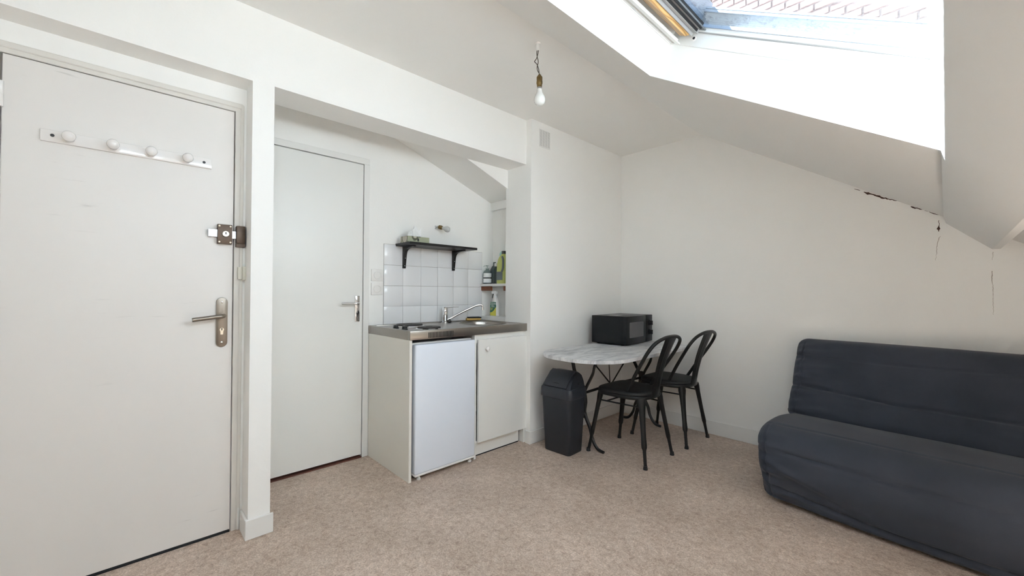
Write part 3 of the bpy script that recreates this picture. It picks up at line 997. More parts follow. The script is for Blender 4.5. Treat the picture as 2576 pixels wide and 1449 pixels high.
tb = thing('tissue_box', 'olive patterned tissue box with white tissue popping out on the black shelf', 'tissue box', (-0.505, -1.957, 1.488))
bm = BM(); box(bm, -0.545, -0.442, -2.036, -1.860, 1.488, 1.532, 0.001, 1)
obj('carton', bm, 'tissue_print', tb)
bm = BM()
for k in range(3):
    box(bm, -0.4423, -0.4417, -1.992 + 0.0 * k, -1.966 - 0.004 * k, 1.516 - 0.008 * k, 1.5185 - 0.008 * k)
box(bm, -0.4423, -0.4417, -1.958, -1.945, 1.498, 1.519)
obj('print_lines', bm, 'cap_black', tb)
bm = BM()
rnd = random.Random(3)
rows = []
nn, mm = 22, 10
for j in range(mm + 1):
    t = j / mm
    row = []
    for i in range(nn):
        a = 2 * math.pi * i / nn
        rr = (0.040 * (1 - t) ** 0.55 + 0.006) * (1 + 0.30 * math.sin(3 * a + 4 * t) + 0.18 * math.sin(7 * a + 1 - 6 * t))
        zz = 1.528 + 0.068 * t + 0.016 * t * math.sin(a + 0.6) + 0.006 * math.sin(5 * a + 8 * t)
        row.append(bm.verts.new((-0.492 + 0.75 * rr * math.cos(a) + 0.004 * t, -1.955 + 1.05 * rr * math.sin(a) - 0.008 * t, zz)))
    rows.append(row)
for j in range(mm):
    for i in range(nn):
        bm.faces.new((rows[j][i], rows[j][(i + 1) % nn], rows[j + 1][(i + 1) % nn], rows[j + 1][i]))
bm.faces.new(rows[-1])
# upright corner of the sheet
for sgn in (0,):
    p = [(-0.486, -1.940, 1.548), (-0.478, -1.906, 1.540), (-0.476, -1.908, 1.600), (-0.484, -1.925, 1.578)]
    q = [(x - 0.003, y, z) for x, y, z in p]
    a_ = [bm.verts.new(v) for v in p]; b_ = [bm.verts.new(v) for v in q]
    bm.faces.new(a_); bm.faces.new(b_[::-1])
    for k in range(4):
        bm.faces.new((a_[k], b_[k], b_[(k + 1) % 4], a_[(k + 1) % 4]))
obj('tissue', bm, 'paper_tissue', tb, ang=28)

# wall lamp: bare bulb
wl = thing('wall_lamp', 'bare bulb in a small metal holder on the kitchenette wall', 'lamp', (XK, -1.70, 1.645))
ldir = Vector((0.80, 0.36, -0.26)).normalized()
st = Vector((XK + 0.022, -1.692, 1.650))
bm = BM()
lathe(bm, [(0.006, 0), (0.006, 0.004), (0.002, 0.006)], (XK, -1.70, 1.655), (1, 0, 0), 12)
lathe(bm, [(0.005, 0), (0.005, 0.004), (0.002, 0.006)], (XK, -1.70, 1.636), (1, 0, 0), 12)
tube(bm, spline([(XK, -1.70, 1.636), (XK + 0.012, -1.699, 1.641), tuple(st), tuple(st + ldir * 0.012)], 5), 0.0032, 8)
lathe(bm, [(0.006, -0.004), (0.007, 0.0), (0.004, 0.004)], st, ldir, 12)
obj('bracket', bm, 'zinc', wl)
bm = BM(); lathe(bm, [(0.006, 0.008), (0.014, 0.012), (0.016, 0.020), (0.0165, 0.036), (0.014, 0.040), (0.013, 0.046)], st, ldir, 18)
obj('lamp_holder', bm, 'brass_old', wl)
def bulb_prof(s=1.0, o=0.0):
    pr = [(0.013, 0.0), (0.0135, 0.010), (0.0165, 0.020), (0.0225, 0.031), (0.0275, 0.043), (0.0293, 0.054), (0.0278, 0.065), (0.0225, 0.075), (0.013, 0.0815), (0.0, 0.0835)]
    return [(r * s, h * s + o) for r, h in pr]
bm = BM(); lathe(bm, bulb_prof(0.80, 0.046), st, ldir, 24)
obj('bulb', bm, 'bulb_frost', wl, ang=80)

# ------------------------------------------------------------------ corner shelf and bottles in the niche
cs = thing('corner_shelf', 'small white shelf on brown wooden cleats beside the tiles', 'shelf', (-0.45, -1.18, 1.165))
bm = BM(); box(bm, XK + 0.001, -0.281, -1.250, -1.101, 1.188, 1.208, 0.002, 1)
obj('board', bm, 'white_lacquer', cs)
bm = BM(); box(bm, XK + 0.001, XK + 0.13, -1.236, -1.212, 1.150, 1.1875, 0.003, 1)
obj('cleat', bm, 'cleat_wood', cs)
bm = BM(); box(bm, -0.325, -0.283, -1.236, -1.212, 1.150, 1.1875, 0.003, 1)
obj('cleat', bm, 'cleat_wood', cs)

# sill behind the sink where the spray stands
bm = BM(); box(bm, XK + 0.001, -0.281, -1.239, -1.101, 0.0, 0.937, 0.002, 1)
struct(obj('trim_3', bm, 'trim_paint'), 'white boxed ledge at the end of the worktop', 'ledge')

def bottle(name, label, x, y, z, prof, m, cat='bottle', group=None, seg=24):
    t = thing(name, label, cat, (x, y, z), group=group)
    bm = BM(); lathe(bm, prof, (x, y, z), seg=seg)
    obj('body', bm, m, t)
    return t
ZS = 1.208
G = 'bottles on the corner shelf'
t = bottle('pump_bottle', 'clear pump bottle with white band label, leftmost on the corner shelf', -0.560, -1.208, ZS, [(0.033, 0), (0.035, 0.004), (0.035, 0.098), (0.028, 0.112), (0.014, 0.120), (0.014, 0.126)], 'bottle_glass', group=G)
bm = BM(); lathe(bm, [(0.0355, 0.010), (0.0355, 0.046)], (-0.560, -1.208, ZS), seg=24); lathe(bm, [(0.0355, 0.056), (0.0355, 0.092)], (-0.560, -1.208, ZS), seg=24)
obj('label_band', bm, 'label_white', t)
bm = BM(); lathe(bm, [(0.015, 0.124), (0.015, 0.136), (0.005, 0.138), (0.005, 0.152), (0.013, 0.153), (0.013, 0.160), (0, 0.161)], (-0.560, -1.208, ZS), seg=16)
tube(bm, [(-0.560, -1.208, ZS + 0.156), (-0.585, -1.222, ZS + 0.156), (-0.590, -1.225, ZS + 0.148)], 0.004, 8)
obj('pump', bm, 'clear_plastic', t)
t = bottle('grey_bottle', 'grey bottle standing behind the pump bottle on the corner shelf', -0.545, -1.140, ZS, [(0.035, 0), (0.036, 0.004), (0.036, 0.125), (0.024, 0.15), (0.012, 0.162), (0.012, 0.19), (0, 0.19)], 'bottle_dark', group=G)
t = bottle('clear_bottle', 'slim clear bottle with mint cap, middle of the corner shelf', -0.470, -1.190, ZS, [(0.022, 0), (0.023, 0.004), (0.023, 0.120), (0.017, 0.135), (0.010, 0.140), (0.010, 0.150)], 'bottle_glass', group=G)
bm = BM(); lathe(bm, [(0.0125, 0.148), (0.0125, 0.172), (0.010, 0.176), (0, 0.176)], (-0.470, -1.190, ZS), seg=16)
obj('cap', bm, 'white_plastic', t)
t = thing('scrub_brush', 'round mint-green scrub brush with white handle on the corner shelf', 'brush', (-0.460, -1.125, ZS), group=None)
bm = BM(); lathe(bm, [(0.012, 0), (0.012, 0.15), (0.008, 0.19), (0.006, 0.235)], (-0.460, -1.125, ZS), seg=12)
obj('handle', bm, 'white_plastic', t)
bm = BM(); lathe(bm, [(0.018, -0.010), (0.028, -0.006), (0.028, 0.006), (0.018, 0.010)], (-0.460, -1.128, ZS + 0.255), (0, -1, 0.2), seg=18)
obj('head', bm, 'mint_plastic', t)
# tall lime bottle with black cap
t = thing('detergent_bottle', 'tall lime-green detergent bottle with black cap and handle', 'bottle', (-0.385, -1.19, ZS), group=G)
bm = BM()
rings = []
for zz, hx, hy, ox in ((0, 0.046, 0.032, 0), (0.004, 0.050, 0.036, 0), (0.10, 0.050, 0.036, 0), (0.16, 0.048, 0.034, 0.0), (0.20, 0.043, 0.030, 0.004), (0.225, 0.034, 0.026, 0.010), (0.240, 0.022, 0.020, 0.016), (0.248, 0.018, 0.018, 0.018)):
    rings.append([bm.verts.new((-0.385 + ox + hx * math.copysign(abs(math.cos(a)) ** 0.6, math.cos(a)), -1.19 + hy * math.copysign(abs(math.sin(a)) ** 0.6, math.sin(a)), ZS + zz)) for a in [2 * math.pi * k / 24 for k in range(24)]])
for Aa, Bb in zip(rings, rings[1:]):
    for k in range(24):
        bm.faces.new((Aa[k], Aa[(k + 1) % 24], Bb[(k + 1) % 24], Bb[k]))
bm.faces.new(rings[0][::-1]); bm.faces.new(rings[-1])
obj('body', bm, 'bottle_lime', t)
bm = BM(); lathe(bm, [(0.021, 0.246), (0.021, 0.268), (0.019, 0.271), (0, 0.271)], (-0.367, -1.19, ZS), seg=20)
obj('cap', bm, 'cap_black', t)
bm = BM(); tube(bm, spline([(-0.352, -1.225, ZS + 0.222), (-0.337, -1.228, ZS + 0.19), (-0.338, -1.229, ZS + 0.13), (-0.350, -1.229, ZS + 0.10)], 5), 0.009, 10)
obj('handle', bm, 'bottle_dark', t)
bm = BM(); box(bm, -0.420, -0.345, -1.2275, -1.2262, ZS + 0.03, ZS + 0.10)
obj('label', bm, 'bottle_dark', t)

# spray bottle
sb = thing('spray_bottle', 'yellow and green spray bottle with white trigger standing below the corner shelf', 'bottle', (-0.468, -1.195, 0.937))
sx, sy_, sz_ = -0.468, -1.195, 0.937
def ell_body(bm, levels, cx, cy, cz, pw=0.7, seg=24):
    rr = []
    for zz, hx, hy in levels:
        rr.append([bm.verts.new((cx + hx * math.copysign(abs(math.cos(a)) ** pw, math.cos(a)), cy + hy * math.copysign(abs(math.sin(a)) ** pw, math.sin(a)), cz + zz)) for a in [2 * math.pi * k / seg for k in range(seg)]])
    for Aa, Bb in zip(rr, rr[1:]):
        for k in range(seg):
            bm.faces.new((Aa[k], Aa[(k + 1) % seg], Bb[(k + 1) % seg], Bb[k]))
    bm.faces.new(rr[0][::-1]); bm.faces.new(rr[-1])
bm = BM(); ell_body(bm, [(0, 0.036, 0.022), (0.003, 0.040, 0.026), (0.040, 0.040, 0.026), (0.110, 0.036, 0.025), (0.135, 0.026, 0.021), (0.150, 0.016, 0.016), (0.160, 0.014, 0.014)], sx, sy_, sz_)
obj('body', bm, 'white_plastic', sb)
bm = BM(); prism(bm, [(sx - 0.036, sz_ + 0.004), (sx + 0.036, sz_ + 0.004), (sx + 0.035, sz_ + 0.075), (sx + 0.014, sz_ + 0.050), (sx - 0.012, sz_ + 0.034), (sx - 0.036, sz_ + 0.030)], 'y', sy_ - 0.0272, sy_ - 0.024)
lb1 = obj('label', bm, 'bottle_yellow', sb)
bm = BM(); prism(bm, [(sx - 0.036, sz_ + 0.030), (sx - 0.012, sz_ + 0.034), (sx + 0.014, sz_ + 0.050), (sx + 0.035, sz_ + 0.075), (sx + 0.033, sz_ + 0.118), (sx - 0.033, sz_ + 0.118)], 'y', sy_ - 0.0274, sy_ - 0.022)
lb2 = obj('label', bm, 'label_green', sb)
def text_mesh(txt, size, x, y, z, m, parent, name='lettering'):
    cu = bpy.data.curves.new('t', 'FONT'); cu.body = txt; cu.size = size; cu.extrude = 0.0003; cu.align_x = 'CENTER'
    to = bpy.data.objects.new('t', cu); COL.objects.link(to)
    me = bpy.data.meshes.new_from_object(to)
    bpy.data.objects.remove(to); bpy.data.curves.remove(cu)
    me.transform(Matrix.Rotation(R(90), 4, 'X'))
    me.transform(Matrix.Translation(Vector((x, y, z)) - wloc(parent)))
    me.materials.clear(); me.materials.append(MATS[m])
    o = bpy.data.objects.new(name, me); COL.objects.link(o); o.parent = parent
    return o
text_mesh('CLEAN', 0.024, sx + 0.002, sy_ - 0.0278, sz_ + 0.096, 'label_white', lb2)
text_mesh('KILL', 0.024, sx + 0.004, sy_ - 0.0278, sz_ + 0.076, 'label_white', lb2)
bm = BM()
for k in range(3):
    box(bm, sx - 0.030, sx + 0.004 - 0.006 * k, sy_ - 0.0279, sy_ - 0.0274, sz_ + 0.066 - 0.008 * k, sz_ + 0.069 - 0.008 * k)
obj('print_lines', bm, 'bottle_yellow', lb2)
bm = BM()
lathe(bm, [(0.016, 0.156), (0.016, 0.172), (0.011, 0.174), (0.011, 0.190)], (sx, sy_, sz_), seg=16)
prism(bm, [(sx - 0.042, sz_ + 0.200), (sx - 0.040, sz_ + 0.188), (sx - 0.010, sz_ + 0.186), (sx + 0.014, sz_ + 0.184), (sx + 0.022, sz_ + 0.206), (sx + 0.008, sz_ + 0.214), (sx - 0.036, sz_ + 0.210)], 'y', sy_ - 0.010, sy_ + 0.010, 0.003, 2)
hd = obj('trigger_head', bm, 'label_white', sb)
bm = BM(); tube(bm, spline([(sx - 0.024, sy_, sz_ + 0.190), (sx - 0.034, sy_, sz_ + 0.172), (sx - 0.040, sy_, sz_ + 0.150)], 5), 0.004, 8)
obj('trigger', bm, 'bottle_dark', hd)

# ------------------------------------------------------------------ vent grille on the chimney breast
vg = thing('vent_grille', 'white slotted vent grille high on the chimney breast', 'vent', (0.0, -1.10, 2.335))
bm = BM(); box(bm, 0.0, 0.003, -1.164, -1.038, 2.264, 2.402, 0.001, 1)
obj('plate', bm, 'trim_paint', vg)
bm = BM()
for c in range(4):
    for r in range(14):
        y0_ = -1.158 + 0.0295 * c; z0_ = 2.274 + 0.0090 * r
        box(bm, 0.0028, 0.0034, y0_, y0_ + 0.0235, z0_, z0_ + 0.0032)
o = obj('slots', bm, 'alu_grey', vg)
o['kind'] = 'stuff'

# ------------------------------------------------------------------ pendant bulb
pb = thing('pendant_lamp', 'bare white bulb hanging on twisted cord from the ceiling', 'lamp', (0.685, -1.900, H))
px_, py_ = 0.685, -1.900
bm = BM(); lathe(bm, [(0.014, 0.0), (0.014, -0.004), (0.009, -0.006), (0.009, -0.034), (0.006, -0.038)], (px_ - 0.01, py_ - 0.003, H), seg=16)
obj('ceiling_sleeve', bm, 'white_plastic', pb)
for s_ in (0, math.pi):
    bm = BM()
    pts = []
    for k in range(41):
        t = k / 40
        amp = 0.0035 + 0.010 * math.exp(-((t - 0.45) / 0.12) ** 2) * (1 if s_ == 0 else 0.35)
        a = s_ + t * 9.5
        pts.append((px_ - 0.012 + 0.016 * t * t + amp * math.cos(a) - 0.010 * math.sin(math.pi * t), py_ + amp * math.sin(a), H - 0.030 - 0.150 * t))
    tube(bm, pts, 0.0022, 8)
    obj('cord', bm, 'cord_brown', pb)
bm = BM(); lathe(bm, [(0.005, 0.176), (0.009, 0.172), (0.010, 0.166), (0.0145, 0.163), (0.0155, 0.158), (0.0145, 0.155), (0.0155, 0.151), (0.0145, 0.146), (0.0155, 0.140), (0.0160, 0.128), (0.014, 0.123), (0.013, 0.112), (0.0125, 0.108)], (px_, py_, H - 0.346), seg=20)
obj('lamp_holder', bm, 'brass_old', pb)
bm = BM(); lathe(bm, [(0.0122, 0.110), (0.0122, 0.092)], (px_, py_, H - 0.346), seg=18)
obj('bulb_cap', bm, 'zinc', pb)
bm = BM(); lathe(bm, bulb_prof(1.02, 0.0), (px_, py_, H - 0.248), (0.03, 0, -1), 28)
obj('bulb', bm, 'bulb_opal', pb, ang=80)

# ------------------------------------------------------------------ bistro table
TZ = 0.712
tabx0, tabx1, taby0, taby1 = 0.105, 0.745, -1.385, -0.045
XC = 0.305
tab = thing('bistro_table', 'bistro table with rounded marble top on black cast-iron legs', 'table', (XC, -0.62, 0))
bm = BM()
outl = rrect(tabx0, tabx1, taby0, taby1, 0.27, 14)
prism(bm, outl, 'z', TZ - 0.022, TZ, 0.007, 3)
obj('marble_top', bm, 'marble', tab)
for y in (-1.0, -0.16):
    bm = BM()
    for sgn in (-1, 1):
        up_ = spline([(XC + 0.005 * sgn, y, 0.40), (XC + 0.035 * sgn, y, 0.46), (XC + 0.060 * sgn, y, 0.505), (XC + 0.085 * sgn, y, 0.555), (XC + 0.100 * sgn, y, 0.610), (XC + 0.135 * sgn, y, 0.652), (XC + 0.205 * sgn, y, 0.672)], 6)
        tube(bm, up_, [0.013] * (len(up_) - 1) + [0.009], 10, ry=0.009, upv=(0, 0.2, 1))
        lo = spline([(XC + 0.005 * sgn, y, 0.42), (XC + 0.020 * sgn, y, 0.33), (XC + 0.014 * sgn, y, 0.255), (XC + 0.030 * sgn, y, 0.210), (XC + 0.062 * sgn, y, 0.150), (XC + 0.082 * sgn, y, 0.080), (XC + 0.125 * sgn, y, 0.022), (XC + 0.180 * sgn, y, 0.008)], 6)
        tube(bm, lo, [0.015 - 0.004 * k / len(lo) for k in range(len(lo))], 10, ry=[0.011 - 0.002 * k / len(lo) for k in range(len(lo))], upv=(0, 0.2, 1))
    # collar and top plate of the frame
    lathe(bm, [(0.012, -0.05), (0.022, -0.03), (0.024, 0.0), (0.022, 0.03), (0.012, 0.05)], (XC, y, 0.40), seg=14)
    lathe(bm, [(0.010, -0.03), (0.020, -0.012), (0.020, 0.012), (0.010, 0.03)], (XC, y, 0.245), seg=14)
    box(bm, XC - 0.215, XC + 0.230, y - 0.014, y + 0.014, 0.670, TZ - 0.0225, 0.002, 1)
    obj('leg_frame', bm, 'black_iron', tab)
bm = BM(); tube(bm, [(XC - 0.01, -0.635, 0.40), (XC - 0.02, -0.645, 0.69)], 0.0035, 8)
obj('tie_rod', bm, 'black_iron', tab)
bm = BM(); tube(bm, [(XC, -1.0, 0.395), (XC, -0.62, 0.405), (XC, -0.16, 0.395)], 0.010, 10)
obj('stretcher', bm, 'black_iron', tab)
for y in (-0.955, -0.30):
    bm = BM(); tube(bm, [(XC, -0.635, 0.405), (XC, y, 0.672)], 0.0055, 8)
    box(bm, XC - 0.02, XC + 0.02, y - 0.03, y + 0.03, 0.668, TZ - 0.0225)
    obj('tie_rod', bm, 'black_iron', tab)

# ------------------------------------------------------------------ microwave
MW, MD, MH = 0.50, 0.315, 0.236
mw = thing('microwave', 'black microwave oven with two dials on the marble table', 'microwave', (0.225, -0.335, TZ), R(4.5))
# local: front towards +x, width along y
bm = BM(); box(bm, -MD / 2, MD / 2 - 0.03, -MW / 2, MW / 2, 0.010, MH, 0.004, 2)
obj('body', bm, 'black_plastic', mw, local=True)
bm = BM(); box(bm, MD / 2 - 0.0295, MD / 2, -MW / 2 - 0.001, MW / 2 - 0.135, 0.008, MH, 0.005, 2)
md = obj('door', bm, 'black_plastic', mw, local=True)
bm = BM(); prism(bm, rrect(-MW / 2 + 0.055, MW / 2 - 0.185, 0.060, MH - 0.050, 0.006, 3), 'x', MD / 2 - 0.001, MD / 2 + 0.0012)
obj('window', bm, 'oven_window', md, local=True)
bm = BM(); box(bm, MD / 2 - 0.0295, MD / 2 - 0.001, MW / 2 - 0.131, MW / 2, 0.008, MH, 0.005, 2)
mp_ = obj('control_panel', bm, 'black_plastic', mw, local=True)
for z in (0.088, 0.168):
    bm = BM(); lathe(bm, [(0.026, -0.001), (0.026, 0.004), (0.021, 0.006), (0.019, 0.022), (0.016, 0.024), (0, 0.024)], (MD / 2 - 0.001, MW / 2 - 0.066, z), (1, 0, 0), 20)
    box(bm, MD / 2 + 0.020, MD / 2 + 0.030, MW / 2 - 0.071, MW / 2 - 0.061, z - 0.019, z + 0.019, 0.002, 1)
    obj('dial', bm, 'black_plastic', mp_, local=True)
for c in range(4):
    bm = BM()
    for r in range(4):
        x0_ = -MD / 2 + 0.045 + 0.062 * c
        box(bm, x0_, x0_ + 0.036, -MW / 2 - 0.0022, -MW / 2 + 0.002, 0.040 + 0.011 * r, 0.045 + 0.011 * r)
    obj('side_vent', bm, 'gap_black', mw, local=True)
bm = BM(); prism(bm, rrect(-MD / 2 + 0.03, MD / 2 - 0.05, 0.020, MH - 0.018, 0.01, 3), 'y', -MW / 2 - 0.0012, -MW / 2 + 0.002)
obj('side_panel', bm, 'black_plastic', mw, local=True)
bm = BM(); box(bm, -0.06, 0.03, -0.16, -0.06, MH - 0.0005, MH + 0.0006)
obj('sticker', bm, 'alu_grey', mw, local=True)
for x in (-0.12, 0.10):
    for y in (-0.20, 0.20):
        bm = BM(); lathe(bm, [(0.012, 0), (0.012, 0.011)], (x, y, 0), seg=12)
        obj('foot', bm, 'rubber', mw, local=True)

# ------------------------------------------------------------------ chairs
def make_chair(label):
    t = thing('metal_chair', label, 'chair', group='black metal chairs at the marble table')
    # seat: squarish front (-x), round rear (+x)
    def outline(k, n=56):
        pts = []
        for i in range(n):
            a = 2 * math.pi * i / n
            c, s = math.cos(a), math.sin(a)
            e = 0.75 if c > 0 else 0.42
            x = math.copysign(abs(c) ** e, c) * (0.190 if c > 0 else 0.185)
            y = math.copysign(abs(s) ** (0.8 if c > 0 else 0.42), s) * (0.185 if c > 0 else 0.185 + 0.012 * abs(c))
            pts.append((x * k, y * k))
        return pts
    bm = BM()
    lv = [(0.88, 0.424), (0.985, 0.424), (1.0, 0.430), (1.0, 0.440), (0.985, 0.4445), (0.9, 0.4445)]
    rr = [[bm.verts.new((x, y, z)) for x, y in outline(k)] for k, z in lv]
    for Aa, Bb in zip(rr, rr[1:]):
        for i in range(56):
            bm.faces.new((Aa[i], Aa[(i + 1) % 56], Bb[(i + 1) % 56], Bb[i]))
    bm.faces.new(rr[0][::-1]); bm.faces.new(rr[-1])
    obj('seat_rim', bm, 'black_metal', t, local=True)
    bm = BM()
    lv = [(0.95, 0.445), (0.985, 0.447), (0.995, 0.455), (0.985, 0.464), (0.95, 0.470), (0.80, 0.4735), (0.5, 0.4725), (0.2, 0.472)]
    rr = [[bm.verts.new((x, y, z)) for x, y in outline(k)] for k, z in lv]
    for Aa, Bb in zip(rr, rr[1:]):
        for i in range(56):
            bm.faces.new((Aa[i], Aa[(i + 1) % 56], Bb[(i + 1) % 56], Bb[i]))
    bm.faces.new(rr[0][::-1]); bm.faces.new(rr[-1])
    obj('seat', bm, 'black_seat', t, local=True, ang=50)
    # legs
    for fx, fy, tx, ty in ((-0.222, -0.198, -0.150, -0.150), (-0.222, 0.198, -0.150, 0.150), (0.218, -0.180, 0.152, -0.120), (0.218, 0.180, 0.152, 0.120)):
        top = Vector((tx, ty, 0.432)); bot = Vector((fx, fy, 0.0))
        bm = BM()
        pr = [(0.0, 0.027, 0.019), (0.06, 0.029, 0.020), (0.16, 0.023, 0.016), (0.35, 0.018, 0.0145), (0.55, 0.0165, 0.014), (0.655, 0.0185, 0.015), (0.70, 0.0175, 0.015), (0.735, 0.0115, 0.0115), (0.80, 0.0105, 0.0105), (0.965, 0.0105, 0.0105)]
        rad = Vector((-math.copysign(1, fy) * 0.6, math.copysign(1, fx) * 0.8, 0))
        tube(bm, [top.lerp(bot, k) for k, _, _ in pr], [a for _, a, _ in pr], 14, ry=[b for _, _, b in pr], upv=rad)
        lg = obj('leg', bm, 'black_metal', t, local=True)
        bm = BM(); lathe(bm, [(0.0145, 0.0), (0.0145, 0.010), (0.0125, 0.018), (0.0125, 0.024)], (fx * 0.998, fy * 0.998, 0), seg=14)
        obj('rubber_foot', bm, 'rubber', lg, local=True)
    # under-seat stretchers
    for p, q in (((-0.160, -0.158, 0.375), (0.162, -0.128, 0.375)), ((-0.160, 0.158, 0.375), (0.162, 0.128, 0.375)), ((-0.10, -0.152, 0.375), (-0.10, 0.152, 0.375))):
        bm = BM(); tube(bm, [p, q], 0.0055, 8)
        obj('stretcher', bm, 'black_metal', t, local=True)
    # hoop
    half = [(0.050, 0.150, 0.440), (0.092, 0.163, 0.510), (0.140, 0.180, 0.592), (0.205, 0.198, 0.695), (0.250, 0.197, 0.769), (0.281, 0.163, 0.819), (0.298, 0.085, 0.846), (0.303, 0.0, 0.852)]
    full = [(x, -y, z) for x, y, z in half] + [(x, y, z) for x, y, z in half[::-1][1:]]
    sp_ = spline(full, 6)
    bm = BM(); tube(bm, sp_, 0.0115, 12)
    obj('back_hoop', bm, 'black_metal', t, local=True)
    # splat: pressed sheet with ribs
    bm = BM()
    nz, ny = 14, 16
    front, back = [], []
    for j in range(nz + 1):
        f = j / nz
        z = 0.440 + 0.402 * f
        x = 0.186 + 0.112 * f - 0.018 * math.sin(math.pi * f)
        hw_ = 0.046 + 0.028 * f ** 1.3
        rf, rb = [], []
        for i in range(ny + 1):
            g = -1 + 2 * i / ny
            rib = 0.0045 * (math.exp(-((abs(g) - 0.42) / 0.10) ** 2) + math.exp(-(g / 0.09) ** 2)) if 0.08 < f < 0.90 else 0.0
            yy = g * hw_
            xx = x + rib + 0.008 * (1 - g * g)
            rf.append(bm.verts.new((xx, yy, z))); rb.append(bm.verts.new((xx + 0.003, yy, z)))
        front.append(rf); back.append(rb)
    for j in range(nz):
        for i in range(ny):
            bm.faces.new((front[j][i], front[j + 1][i], front[j + 1][i + 1], front[j][i + 1]))
            bm.faces.new((back[j][i], back[j][i + 1], back[j + 1][i + 1], back[j + 1][i]))
        for i in (0, ny):
            bm.faces.new((front[j][i], back[j][i], back[j + 1][i], front[j + 1][i]))
    for i in range(ny):
        for j in (0, nz):
            bm.faces.new((front[j][i], front[j][i + 1], back[j][i + 1], back[j][i]))
    obj('splat', bm, 'black_metal', t, local=True, ang=60)
    return t
ch1 = make_chair('black metal hoop-back chair nearer the dark waste bin')
ch1.location = (0.600, -0.838, 0)
ch1.rotation_euler = (0, 0, R(-1.0))
ch2 = copy_tree(ch1)
ch2.location = (0.628, -0.288, 0)
ch2.rotation_euler = (0, 0, R(-1.5))
ch2['label'] = 'black metal hoop-back chair nearer the sofa, partly behind the other one'

# ------------------------------------------------------------------ swing bin
bn = thing('waste_bin', 'dark grey plastic swing-top waste bin beside the chimney breast', 'bin', (0.238, -1.150, 0), R(3))
bm = BM()
def ring_rr(hx, hy, r_, z):
    return [bm.verts.new((x, y, z)) for x, y in rrect(-hx, hx, -hy, hy, r_, 5)]
rr = [ring_rr(0.108, 0.080, 0.022, 0.0), ring_rr(0.112, 0.084, 0.024, 0.006), ring_rr(0.131, 0.101, 0.030, 0.400)]
for Aa, Bb in zip(rr, rr[1:]):
    m_ = len(Aa)
    for i in range(m_):
        bm.faces.new((Aa[i], Aa[(i + 1) % m_], Bb[(i + 1) % m_], Bb[i]))
bm.faces.new(rr[0][::-1]); bm.faces.new(rr[-1])
obj('body', bm, 'bin_grey', bn, local=True)
# lid: collar + hood, ridge along x, flap facing -y
bm = BM()
rr = [ring_rr(0.137, 0.107, 0.034, 0.392), ring_rr(0.140, 0.110, 0.036, 0.398), ring_rr(0.136, 0.107, 0.034, 0.455), ring_rr(0.131, 0.102, 0.032, 0.463)]
for Aa, Bb in zip(rr, rr[1:]):
    m_ = len(Aa)
    for i in range(m_):
        bm.faces.new((Aa[i], Aa[(i + 1) % m_], Bb[(i + 1) % m_], Bb[i]))
bm.faces.new(rr[0][::-1]); bm.faces.new(rr[-1])
lid = obj('lid_collar', bm, 'bin_lid', bn, local=True)
bm = BM()
hood = [(-0.096, 0.455), (-0.090, 0.474), (-0.058, 0.520), (-0.020, 0.556), (0.016, 0.573), (0.050, 0.572), (0.078, 0.552), (0.094, 0.510), (0.100, 0.455)]
nx_ = 12
rows = []
for i in range(nx_ + 1):
    f = -1 + 2 * i / nx_
    e = (abs(f) ** 6)
    k = 1 - 0.10 * e
    rows.append([bm.verts.new((0.124 * f * (1 - 0.14 * (z - 0.455) / 0.118), y * k, 0.455 + (z - 0.455) * (1 - 0.07 * e))) for y, z in hood])
for Aa, Bb in zip(rows, rows[1:]):
    for i in range(len(hood) - 1):
        bm.faces.new((Aa[i], Aa[i + 1], Bb[i + 1], Bb[i]))
bm.faces.new(rows[0]); bm.faces.new(rows[-1][::-1])
obj('hood', bm, 'bin_lid', lid, local=True, ang=45)
bm = BM()
flap = [(-0.098, 0.470), (-0.066, 0.520), (-0.026, 0.560), (0.004, 0.574)]
fa = [(y * 1.0 - 0.003, z + 0.003) for y, z in flap]
rows = []
for i in range(9):
    f = -1 + 2 * i / 8
    rows.append([bm.verts.new((0.098 * f, y, z)) for y, z in fa] + [bm.verts.new((0.098 * f, y + 0.004, z - 0.008)) for y, z in fa[::-1]])
for Aa, Bb in zip(rows, rows[1:]):
    for i in range(8):
        bm.faces.new((Aa[i], Aa[(i + 1) % 8], Bb[(i + 1) % 8], Bb[i]))
bm.faces.new(rows[0]); bm.faces.new(rows[-1][::-1])
fl = obj('flap', bm, 'bin_lid', lid, local=True, ang=45)
bm = BM()
tube(bm, [(-0.026 + 0.0052 * k, -0.0895, 0.4965 + 0.0035 * math.sin(math.pi * k / 10)) for k in range(11)], [0.002 + 0.004 * math.sin(math.pi * k / 10) for k in range(11)], 8)
obj('finger_grip', bm, 'bin_grey', fl, local=True)
bm = BM(); lathe(bm, [(0.012, 0), (0.012, 0.004), (0.006, 0.006), (0, 0.006)], (0.118, 0.022, 0.492), (1, 0, 0.1), 14)
obj('pivot', bm, 'bin_grey', lid, local=True)

